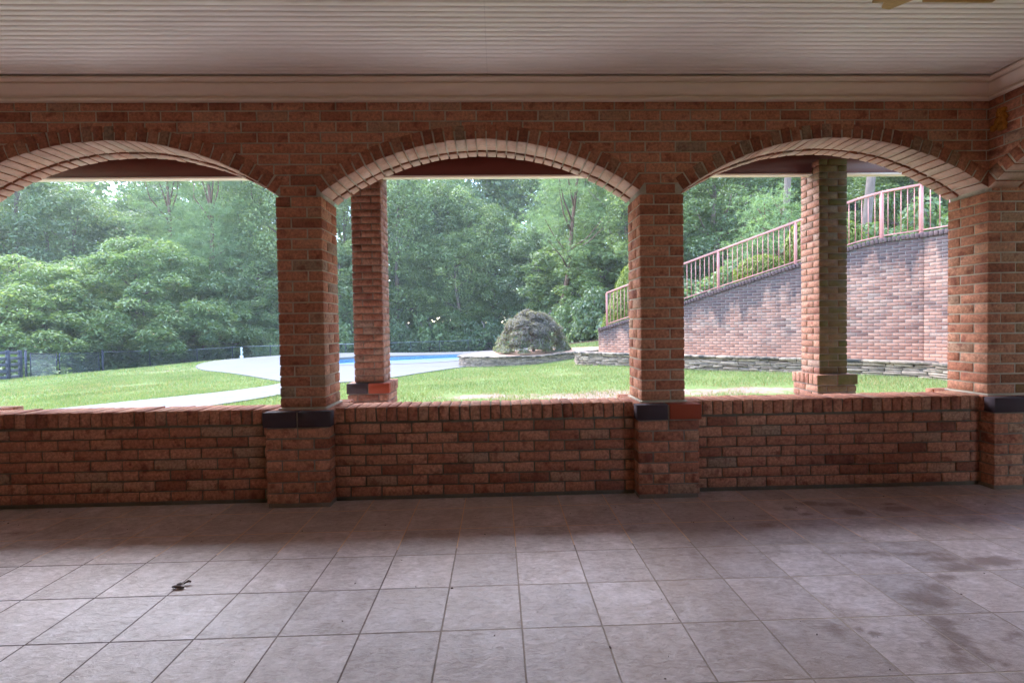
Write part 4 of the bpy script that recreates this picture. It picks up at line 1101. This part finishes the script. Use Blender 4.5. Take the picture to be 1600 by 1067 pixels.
def plant(name, kind, x, depth, label, cat, group=None, sc=1.0, rz=None, top=None, lean=None, hill=False, zoff=-.1, parts=('trunk', 'crown')):
    cmesh, tmesh, H = KIND[kind]; p = at(x, depth); z = float(hill_z(np.array([p[0]]), np.array([p[1]]))[0]) if hill else float(gz(p[0], p[1])[0])
    if top is not None: sc_z = (top - z) / H
    else: sc_z = sc
    o = empty(name, (p[0], p[1], z + zoff), rz if rz is not None else random.uniform(0, 6.28)); o.scale = (sc, sc, sc_z)
    if lean: o.rotation_euler = (lean[0], lean[1], o.rotation_euler[2])
    tag(o, label, cat, group); link(parts[0], tmesh, o); link(parts[1], cmesh, o); return o
G1 = 'trees of the wood beyond the fence'; G2 = 'trees on the slope behind the retaining wall'
# mimosas
plant('mimosa_tree', 'mimosa', 40, 30.5, 'spreading feathery mimosa hanging over the chain link gate at far left', 'tree', 'mimosa trees along the fence', 1.1, 0.3, top=6.0)
plant('mimosa_tree', 'mimosa2', 235, 35.5, 'tallest feathery mimosa with yellowish blossom, above the middle of the left fence', 'tree', 'mimosa trees along the fence', 1.15, 1.2, top=8.0)
plant('mimosa_tree', 'mimosa', 370, 39.5, 'small feathery mimosa beside the white pipe at the fence', 'tree', 'mimosa trees along the fence', .8, 2.4, top=5.6)
plant('mimosa_tree', 'mimosa2', -110, 30, 'feathery mimosa cut off by the left edge behind the board fence', 'tree', 'mimosa trees along the fence', 1.0, 4, top=5.2)
T = [  # kind, x, depth, scale, top, label
    ('mix', 350, 49, 1.1, 18.5, 'leafy tree between the two bright pines above the tallest mimosa'),
    ('vine', 290, 45, 1.1, 12, 'vine covered tree under the pine right of the gap of white sky'),
    ('oak2', 75, 47, 1.2, 17.5, 'taller dark oak rising behind the oak above the gate'),
    ('mix2', 655, 52, 1.2, 20, 'tall leafy tree over the left part of the pool, behind the grey green one'),
    ('mix', 700, 49, 1.1, 17, 'leafy tree filling the wood between pool and leaning pine'),
    ('oak', 735, 53, 1.2, 19, 'dark tree deep behind the round leafy tree'),
    ('mix', 230, 52, 1.2, 17.8, 'leafy tree directly below the small gap of white sky'),
    ('mix', 925, 50, 1.2, 20.5, 'tall leafy tree in the wood right of the leaning pine'),
    ('mix2', 895, 54, 1.2, 19, 'leafy tree behind the crown of the leaning pine'),
    ('oak', -70, 38, 1.1, 15, 'dark oak cut off by the left edge behind the mimosas'),
    ('oak2', 30, 40, 1.15, 17.5, 'dark oak above the chain link gate, behind the mimosas'),
    ('oak', 112, 42, 1.1, 17.0, 'dark oak left of the gap of white sky'),
    ('oak2', 196, 47, 1.15, 14.9, 'lower dark oak right under the gap of white sky'),
    ('pine', 268, 43, 1.1, 18, 'bright green pine just right of the gap of white sky'),
    ('pine', 335, 40, 1.1, 17, 'bright green pine above the tallest mimosa'),
    ('pine', 398, 43, 1.15, 19, 'bright green pine beside the left pillar'),
    ('vine', 405, 40, 1.0, 11, 'leafy vine covered tree below the pine beside the left pillar'),
    ('mix', 455, 44, 1.1, 19, 'tall leafy tree hidden by the left pillar'),
    ('vine', 535, 42, 1.0, 12.5, 'vine covered tree seen between the left pillar and the outer post'),
    ('mix2', 540, 50, 1.1, 20, 'tall leafy tree behind the vine covered one, between pillar and outer post'),
    ('mix', 625, 46, 1.05, 18, 'tall leafy tree just right of the orange capped outer post'),
    ('oak2', 668, 50, 1.15, 16.5, 'grey green tree over the middle of the pool'),
    ('pine2', 700, 58, 1.2, 24, 'tall pine rising behind the pool fence'),
    ('mix2', 715, 46, 1.0, 12.5, 'round leafy tree over the right end of the pool'),
    ('mix', 775, 48, 1.0, 13, 'leafy tree left of the red leaved maple'),
    ('oak', 842, 45, 1.0, 12.5, 'dark leafy tree right behind the red leaved maple'),
    ('vine', 890, 40, 1.1, 11.5, 'vine draped tree at the right side of the maple'),
    ('vine', 935, 36, 1.0, 10.5, 'vine draped tree left of the foot of the railing'),
    ('mix2', 975, 38, 1.1, 15, 'tall leafy tree behind the second pillar'),
    ('pine2', 905, 48, 1.2, 22, 'tall pine above the vine draped trees'),
    ('pine2', 985, 34, 1.0, 19, 'tall pine beside the second pillar'),
    ('mix', 850, 58, 1.3, 23, 'tall tree deep in the wood above the maple'),
    ('mix2', 600, 60, 1.3, 22, 'tall tree deep in the wood above the pool'),
    ('mix', 770, 62, 1.3, 24, 'tall tree deep in the wood behind the leaning pine'),
    ('oak', 330, 56, 1.3, 21, 'tall dark tree deep in the wood behind the pines'),
    ('mix2', 430, 58, 1.3, 22, 'tall tree deep in the wood behind the left pillar'),
    ('oak', 60, 58, 1.3, 19, 'tall dark tree deep in the wood at far left'),
    ('oak2', -160, 44, 1.4, 18, 'dark tree far beyond the left edge'), ('mix', -290, 34, 1.2, 17, 'leafy tree well outside the left edge'), ('oak', -420, 33, 1.2, 17, 'dark tree farthest out beyond the left edge'),
    ('mix', 960, 52, 1.3, 24, 'tall tree deep in the wood behind the second pillar')]
for k_, x, d, s_, tp, lb in T:
    plant('pine_tree' if 'pine' in k_ else 'leafy_tree', k_, x, d, lb, 'tree', G1, s_, top=tp)
plant('pine_tree', 'leanpine', 872, 37, 'leaning pine with a bare red brown trunk and bright tufts over the maple', 'tree', G1, 1.05, 2.2, top=13.5, lean=(0, -0.20))
T = [('mix2', 1045, 31, .95, 14, 'leafy tree directly right of the second pillar'), ('oak2', 1110, 29, .95, 13.5, 'dense grey green tree over the lower railing'), ('mix', 1165, 33, 1.0, 17, 'tall leafy tree over the middle of the railing'),
     ('oak', 1232, 36, 1.0, 18, 'dark tree left of the mossy outer post'), ('mix2', 1300, 34, 1.0, 17, 'leafy tree behind the mossy outer post'), ('vine', 1415, 24, .75, 12, 'vine covered tree with bright leaves behind the upper railing'),
     ('mix', 1375, 32, 1.0, 17, 'leafy tree above the bend of the railing'), ('mix2', 1480, 26, .9, 15, 'leafy tree beside the corner pillar'), ('oak', 1600, 27, 1.0, 16, 'dark tree hidden beyond the corner pillar'),
     ('mix', 1060, 46, 1.3, 24, 'tall tree deep in the wood right of the second pillar'), ('oak', 1180, 48, 1.3, 24, 'tall dark tree deep in the wood over the railing'), ('mix2', 1320, 46, 1.3, 24, 'tall tree deep in the wood behind the mossy post'), ('oak', 1450, 42, 1.3, 23, 'tall dark tree deep in the wood beside the corner pillar')]
for k_, x, d, s_, tp, lb in T:
    plant('leafy_tree', k_, x, d, lb, 'tree', G2, s_, top=tp, hill=True)
plant('pine_tree', 'pine2', 1228, 23, 'pine with a straight grey trunk left of the mossy post', 'tree', G2, 1.0, 1.0, top=22, hill=True)
plant('pine_tree', 'pine2', 1352, 19, 'pine with a thick grey trunk behind the upper railing', 'tree', G2, 1.0, 2.0, top=22, hill=True)
plant('pine_tree', 'youngpine', 1205, 20, 'young pine with bright tufts above the middle of the railing', 'tree', G2, 1.0, 2.0, top=6.4, hill=True)

def distant_wood():
    """far part of the wood that reads as one mass behind the nearer trees"""
    nc = 2500; xp = RNG.uniform(-500, 2100, nc); dp = RNG.uniform(58, 84, nc); P0 = np.array([at(a, b) for a, b in zip(xp, dp)]); P0 = CAM[:2] + (P0[:, :2] - CAM[:2]) * 1.0
    lim = np.where((xp > 192) & (xp < 232), 24.5, 34.0); z = -1.3 + RNG.uniform(0, 1, nc) ** 1.2 * lim + np.clip((xp - 1000) / 300, 0, 1) * 3
    C = np.column_stack([P0, z]); P, D = clump_points(C, RNG.uniform(1.6, 3.2, nc), 85); N = unit(D * .6 + (0, 0, .5) + RNG.normal(0, .5, P.shape)); V, F = leaf_quads(P, N, .85, .6)
    o = link('far_wood', leaf_mesh('far_wood', [(V, F, tcol(len(P), 4, np.repeat(RNG.random(nc), 85) * .5 + RNG.random(len(P)) * .5))], LF_OAK)); tag(o, 'dense dark mass of the far wood behind the nearer trees', 'wood', kind='stuff')
distant_wood()
# undergrowth behind the fences
for k_, mt, a in [('bush', LF_MIX, {}), ('bush2', LF_OAK, {}), ('ybush', LF_MIM, dict(ls=.12, m=220))]:
    bm_, C = bush_mesh(k_, mt, **a); KIND[k_] = (bm_, trunk_mesh(k_ + '_stems', BARK, 1.5, .05, C, 14, zlo=.05), 2.2)
def bushes(lst, group, hill=False):
    for k_, x, d, s_, h_, lb in lst:
        plant('bush', k_, x, d, lb, 'bush', group, s_, hill=hill, top=None, parts=('stem', 'foliage')).scale = (s_ * 1.15, s_ * 1.15, h_ * (1.5 if x > 440 and not hill else 1.1))
bushes([('bush2', 70, 27, 1.1, .9, 'dark bush behind the left leaf of the chain link gate'), ('bush', 130, 29.5, 1.2, .9, 'green bush behind the right leaf of the chain link gate'), ('bush2', 180, 31.5, 1.3, .9, 'dark bush behind the fence just right of the gate'),
        ('bush', 225, 32.5, 1.3, .9, 'green bush behind the fence left of the lawn crest'), ('bush2', 275, 34, 1.3, .9, 'dark bush behind the fence at the lawn crest'), ('bush2', 330, 36, 1.2, .9, 'dark bush behind the fence left of the white pipe'),
        ('ybush', 416, 37, .85, 1.2, 'pale yellow green bush at the fence beside the left pillar'), ('bush', 400, 39, 1.1, 1.5, 'bright green bush behind the pale one at the left pillar'), ('bush', 468, 39, 1.4, 1.4, 'bush hidden behind the left pillar'),
        ('bush', 540, 40, 1.3, 1.5, 'green bush seen between pillar and outer post'), ('bush2', 625, 43, 1.5, 1.3, 'dark bush right of the outer post behind the pool fence'), ('bush', 668, 43.5, 1.5, 1.4, 'green bush behind the middle of the pool fence'),
        ('bush', 715, 45, 1.5, 1.4, 'green bush behind the right end of the pool fence'), ('bush2', 762, 44, 1.5, 1.3, 'dark bush behind the fence left of the maple'), ('bush2', 820, 42, 1.5, 1.3, 'dark bush behind the maple'),
        ('bush2', 870, 36, 1.3, 1.2, 'dark bush at the right flank of the maple'), ('bush', 905, 33, 1.2, 1.2, 'green bush between maple and railing'), ('bush2', 940, 31, 1.3, 1.3, 'dark bush by the foot of the railing'),
        ('bush', 20, 25, 1.2, .9, 'green bush behind the black board fence')], 'bushes along the fence')
bushes([('bush2', 1000, 25, 1.3, 1.3, 'dark bush behind the second pillar'), ('bush', 1080, 21, 1.2, 1.1, 'green bush behind the lower railing'), ('bush2', 1130, 21, 1.3, 1.2, 'dark bush behind the lower railing post'), ('bush', 1170, 20, 1.2, 1.2, 'green bush behind the middle railing'),
        ('bush2', 1225, 22, 1.2, 1.2, 'dark bush left of the mossy post behind the railing'), ('bush2', 1290, 21, 1.2, 1.2, 'dark bush hidden by the mossy post'), ('bush', 1395, 17, 1.0, 1.1, 'green bush behind the upper railing'), ('bush', 1450, 16.5, 1.0, 1.2, 'green bush behind the top railing post'), ('bush2', 1350, 23, 1.2, 1.3, 'dark bush behind the thick pine trunk')], 'bushes behind the railing', True)

# Japanese maple
def maple():
    p = at(833, 20.2); z = float(bedz(p[0], p[1])); o = empty('japanese_maple', (p[0], p[1], z)); tag(o, 'low weeping maple with lacy greyish red leaves on the pine straw bed', 'tree')
    H, R = 1.92, 1.68; nc = 230; a = RNG.uniform(0, 6.283, nc); q = RNG.random(nc) ** .55; asym = 1 + .13 * np.cos(a - 2.6) + .10 * np.sin(a * 3 + 1)
    C = np.column_stack([R * .88 * q * asym * np.cos(a), R * .8 * q * asym * np.sin(a), H * (1 - .93 * q ** 2.7) * RNG.uniform(.8, 1.0, nc) - .12]); C[:, 2] = np.maximum(C[:, 2], .14); m = 170; n = nc * m
    cR = np.repeat(RNG.uniform(.15, .30, nc), m); c = np.repeat(C, m, 0); t = RNG.uniform(0, 6.283, n); rr = np.sqrt(RNG.random(n)); P = c + np.column_stack([rr * cR * np.cos(t), rr * cR * np.sin(t), -.55 * cR * rr ** 2 + RNG.normal(0, .035, n)]); P[:, 2] = np.maximum(P[:, 2], .03)
    out = unit(np.column_stack([np.cos(t) * .6, np.sin(t) * .6, -.25 - 1.0 * rr])) + RNG.normal(0, .4, (n, 3)); N = unit(np.column_stack([np.cos(t) * rr * .6, np.sin(t) * rr * .6, np.ones(n)]) + RNG.normal(0, .4, (n, 3)))
    V, F = leaf_quads(P, N, .10, .30, tvec=out); zz = P[:, 2]; gr = RNG.random(n) < np.clip(.55 - zz * .6, 0.03, .5); r = np.where(gr, 1.0, np.clip(np.repeat(RNG.random(nc), m) * .4 + RNG.uniform(0, .45, n), 0, .85)); link('crown', leaf_mesh('maple_crown', [(V, F, tcol(n, 4, r))], LF_MAP), o)
    mb = MB()
    for k in range(9):
        a_ = k * .7; mb.tube([(0, 0, -.1), (.08 * math.cos(a_), .08 * math.sin(a_), .45), (.5 * math.cos(a_), .5 * math.sin(a_), 1.1), (1.1 * math.cos(a_), 1.0 * math.sin(a_), 1.05)], [.06, .05, .03, .012], 6)
    mb.build('trunk', [BARK], o)
maple()
# clipped golden evergreens behind the railing
def topiary(x, d, r, h, label, shape='globe'):
    p = at(x, d); z = float(hill_z(np.array([p[0]]), np.array([p[1]]))[0]); o = empty('clipped_evergreen', (p[0], p[1], z - .05)); tag(o, label, 'shrub', 'clipped golden evergreens behind the railing')
    n = 15000; dd = unit(RNG.normal(size=(n, 3)))
    if shape == 'globe': P = dd * (r, r, h / 2) * (1 + .05 * np.sin(dd[:, :1] * 14) * np.sin(dd[:, 2:3] * 12)) + (0, 0, h / 2); N = dd
    else:
        t = 1 - np.sqrt(RNG.random(n)); a = RNG.uniform(0, 6.283, n); rr = r * np.minimum(1, (1 - t) ** .75 * 1.15) * np.minimum(1, .75 + t * 4); P = np.column_stack([rr * np.cos(a), rr * np.sin(a), t * h]); N = np.column_stack([np.cos(a), np.sin(a), 0 * a + .4])
    P = P + RNG.normal(0, .035, P.shape); N = unit(unit(N) + RNG.normal(0, .5, P.shape)); V, F = leaf_quads(P, N, .085, .5, tvec=unit(RNG.normal(0, .4, P.shape) + (0, 0, 1)) + N * .8)
    link('foliage', leaf_mesh('evergreen_foliage', [(V, F, tcol(n, 4, RNG.random(n)))], LF_TOP), o)
    mb = MB(); mb.tube([(0, 0, -.2), (0, 0, h * .7)], [.05, .02], 6); mb.build('stem', [BARK], o)
topiary(984, 15.3, .80, 2.25, 'large cone shaped golden evergreen behind the low end of the railing', 'cone')
topiary(1190, 12.6, .58, .88, 'low round golden evergreen behind the middle of the railing')
topiary(1262, 12.3, .46, 1.45, 'round golden evergreen left of the mossy outer post')
topiary(1314, 12.0, .44, 1.15, 'round golden evergreen right of the mossy outer post')

# ------------------------------------------------------------------ fences
def pline(lst):
    out = []
    for x, d, z in lst:
        p = at(x, d); out.append((p[0], p[1], z))
    return np.array(out)
def chain(name, line, H, label, posts_every=2.6, endp=True):
    o = tag(empty(name, tuple(line[0])), label, 'fence'); L0 = line - line[0]
    L, S = resample(L0, .05)
    tot = S[-1]; n = max(1, round(tot / posts_every))
    for i in range(n + 1):
        p = np.array([np.interp(tot * i / n, S, L[:, k]) for k in range(3)]); mb = MB(); r = .03 if i in (0, n) else .022
        mb.tube([p - (0, 0, .2), p + (0, 0, H)], r, 8); mb.tube([p + (0, 0, H), p + (0, 0, H + .02), p + (0, 0, H + .035)], [r * 1.2, r * 1.1, .004], 8); mb.build('post', [BLACKP], o)
    mb = MB(); mb.tube(L[::8] + (0, 0, H - .03) if len(L) > 16 else L[[0, -1]] + (0, 0, H - .03), .02, 6); mb.build('top_rail', [GALV], o)
    mesh_wires(L, S, 0.05, H - .04, o); return o
def mesh_wires(L, S, z0, z1, parent, pitch=.075, mat=None):
    tot = S[-1]; n = int(tot / pitch); h = z1 - z0; V = []; Q = []
    k = 0; w_ = .0022
    for i in range(-int(h / pitch) - 1, n + 1):
        for sg in (1, -1):
            s0 = i * pitch; s1 = s0 + h; a0, a1 = max(s0, 0), min(s1, tot)
            if a1 - a0 < .02: continue
            za, zb = z0 + (a0 - s0), z0 + (a1 - s0)
            if sg < 0: za, zb = z1 - (a0 - s0), z1 - (a1 - s0)
            pa = np.array([np.interp(a0, S, L[:, j]) for j in range(3)]) + (0, 0, za); pb = np.array([np.interp(a1, S, L[:, j]) for j in range(3)]) + (0, 0, zb)
            t = L[min(len(L) - 1, int(a0 / .05) + 1)] - L[max(0, int(a0 / .05) - 1)]; nn = np.array([-t[1], t[0], 0]); nn /= np.linalg.norm(nn) + 1e-9
            d = pb - pa; d /= np.linalg.norm(d); u = np.cross(d, nn)
            for q in range(3):
                an = 2.094 * q; of = (nn * math.cos(an) + u * math.sin(an)) * w_; V += [pa + of, pb + of]
            Q += [[k, k + 1, k + 3, k + 2], [k + 2, k + 3, k + 5, k + 4], [k + 4, k + 5, k + 1, k]]; k += 6
    mb = MB(); mb.raw(V, Q); mb.build('wire_mesh', [mat or BLACKP], parent)
def gate_leaf(pa, pb, label, hinge_left=True):
    H = 1.18; o = tag(empty('chain_link_gate', tuple(pa)), label, 'gate', 'leaves of the double chain link gate'); L0 = np.array([pa, pb]) - pa; L, S = resample(L0, .05); d = L0[1]
    mb = MB(); z0, z1 = .07, H
    for p in (L0[0], L0[1]): mb.tube([p + (0, 0, z0), p + (0, 0, z1)], .02, 8)
    for z in (z0, z1): mb.tube([L0[0] + (0, 0, z), L0[1] + (0, 0, z)], .018, 8)
    mb.build('frame', [BLACKP], o); mesh_wires(L, S, z0, z1, o, mat=GALV); return o
pts = pline([(38, 22.6, -1.02), (88, 25.4, -1.16), (158, 28.3, -1.27)])
gate_leaf(pts[0] + (.12, .1, 0), pts[1] - (.03, .03, 0), 'left leaf of the chain link gate, next to the black board fence')
gate_leaf(pts[1] + (.06, .04, 0), pts[2] - (.12, .1, 0), 'right leaf of the chain link gate, next to the long fence')
for p, lb in ((pts[0], 'black steel gate post beside the board fence'), (pts[2], 'black steel gate post where the long fence starts')):
    mb = MB(); mb.tube([(0, 0, -.2), (0, 0, 1.3)], .045, 10); mb.tube([(0, 0, 1.3), (0, 0, 1.34), (0, 0, 1.36)], [.05, .04, .01], 10); o = mb.build('gate_post', [BLACKP], loc=tuple(p)); tag(o, lb, 'post', 'gate posts')
chain('chain_link_fence', pline([(159.5, 28.5, -1.27), (200, 30, -1.33), (300, 31.2, -1.33), (376, 34.6, -1.3), (440, 35.4, -1.3), (560, 37, -1.3), (700, 41.5, -1.33), (775, 43, -1.3)]), 1.25, 'long black chain link fence running from the gate behind the pool')
# board fence, far left
bf = pline([(29, 21.6, -.96), (10, 20.6, -.92), (-40, 19.5, -.87), (-100, 18.3, -.8)]); o = tag(empty('board_fence', tuple(bf[0])), 'weathered black five board fence at the far left edge', 'fence'); B_ = bf - bf[0]
for i, p in enumerate(B_): mb = MB(); mb.bar(p - (0, 0, .2), p + (0, 0, 1.33), .11); mb.build('post', [BLACKP], o)
for zz in (.16, .43, .70, .97, 1.22):
    mb = MB()
    for a, b in zip(B_[:-1], B_[1:]): mb.bar(a + (0, 0, zz) + (.0, -.07, 0), b + (0, 0, zz) + (.0, -.07, 0), .025, .14)
    mb.build('board', [BLACKW], o)
# white standpipe at the fence
p = at(376, 32.5); mb = MB(); mb.tube([(0, 0, -.1), (0, 0, .42)], .11, 10); mb.tube([(0, 0, .42), (0, 0, .86)], .055, 10); mb.tube([(0, 0, .86), (0, 0, .93), (0, 0, .97)], [.09, .08, .02], 10); mb.tube([(0, 0, .62), (.12, 0, .62)], .035, 8)
tag(mb.build('standpipe', [WHITEP], loc=(p[0], p[1], -1.02)), 'white standpipe in front of the fence at the far deck edge', 'pipe')

# ------------------------------------------------------------------ grass blades
def grass():
    areas = [((-9, 13), (4, 9.5), 950, .045, .010), ((-14, 7), (9.5, 16), 420, .055, .016), ((-22, 10), (16, 26), 170, .07, .026), ((-22, -8), (3, 16), 200, .06, .02), ((-12, 12), (2.25, 4), 650, .045, .012), ((5.15, 9.2), (-4, 2.25), 450, .045, .014)]
    Vs = []; Cs = []
    for (xa, xb), (ya, yb), den, h, wd in areas:
        n = int((xb - xa) * (yb - ya) * den); x = RNG.uniform(xa, xb, n); y = RNG.uniform(ya, yb, n)
        # keep what the photo's viewpoint or one close to it could see
        dx = x - CAM[0]; dy = y - CAM[1]; k = (np.abs(dx) < dy * 1.7) | (ya < 2.3)
        k &= ~inside(x, y, offset(DECK, .02)) & ~inside(x, y, offset(PATH, -.02)) & ~inside(x, y, BED) & ~inside(x, y, poly_pl) & (woods_mask(x, y) < .5)
        k &= ((np.stack([x, y], -1) - A0) @ frame2(TD) < -.3) | ((np.stack([x, y], -1) - A0) @ TD < 0)
        x, y = x[k], y[k]; dm = dirt_mask(x, y); nz = np.array([noise.noise((a * .9, b * .9, 0)) for a, b in zip(x, y)]); k = RNG.random(len(x)) > np.clip((dm + nz * .7 - .25) * 1.9, 0, .985); x, y, nz, dm = x[k], y[k], nz[k], dm[k]
        z = gz(x, y); n = len(x); a = RNG.uniform(0, 6.283, n); hh = h * RNG.uniform(.5, 1.4, n); lx = RNG.normal(0, .45, n) * hh; ly = RNG.normal(0, .45, n) * hh
        V = np.empty((n, 3, 3)); V[:, 0] = np.column_stack([x - wd / 2 * np.cos(a), y - wd / 2 * np.sin(a), z - .005]); V[:, 1] = np.column_stack([x + wd / 2 * np.cos(a), y + wd / 2 * np.sin(a), z - .005]); V[:, 2] = np.column_stack([x + lx, y + ly, z + hh])
        Vs.append(V.reshape(-1, 3)); r = np.clip(.5 + nz * .5 + RNG.normal(0, .22, n), 0, 1); dry = ((RNG.random(n) < .20 + .5 * np.clip(dm, 0, 1)) * 1.0); Cs.append(tcol(n, 3, r, dry * .75))
    V = np.concatenate(Vs); return leaf_mesh('lawn_grass', [(V, np.arange(len(V)).reshape(-1, 3), np.concatenate(Cs))], LF_GRASS)
LF_GRASS = mat_leaf('lawn_grass_blades', [(0, (.12, .175, .06)), (.5, (.19, .245, .09)), (1, (.29, .32, .145))], .6, .3, .3)
poly_pl = np.vstack([PL_, [(9.75, 4.2), (10.1, 6.0), (4.6, 11.1)]])
tag(link('lawn_grass', grass()), 'green lawn grass with dry brown patches', 'grass', kind='stuff')

# ------------------------------------------------------------------ damp summer air
mb = MB(); mb.box2((-160, -90, -4.0), (160, 180, 40), bev=0.001)
hm = bpy.data.materials.new('haze'); hm.use_nodes = True; hn = hm.node_tree.nodes
hn.remove(hn['Principled BSDF']); pv = hn.new('ShaderNodeVolumePrincipled'); pv.inputs['Color'].default_value = (.93, .97, 1, 1); pv.inputs['Density'].default_value = 0.0008; pv.inputs['Anisotropy'].default_value = 0.2
hm.node_tree.links.new(pv.outputs[0], hn['Material Output'].inputs['Volume'])
tag(mb.build('haze', hm), kind='stuff')
cy.volume_step_rate = 4
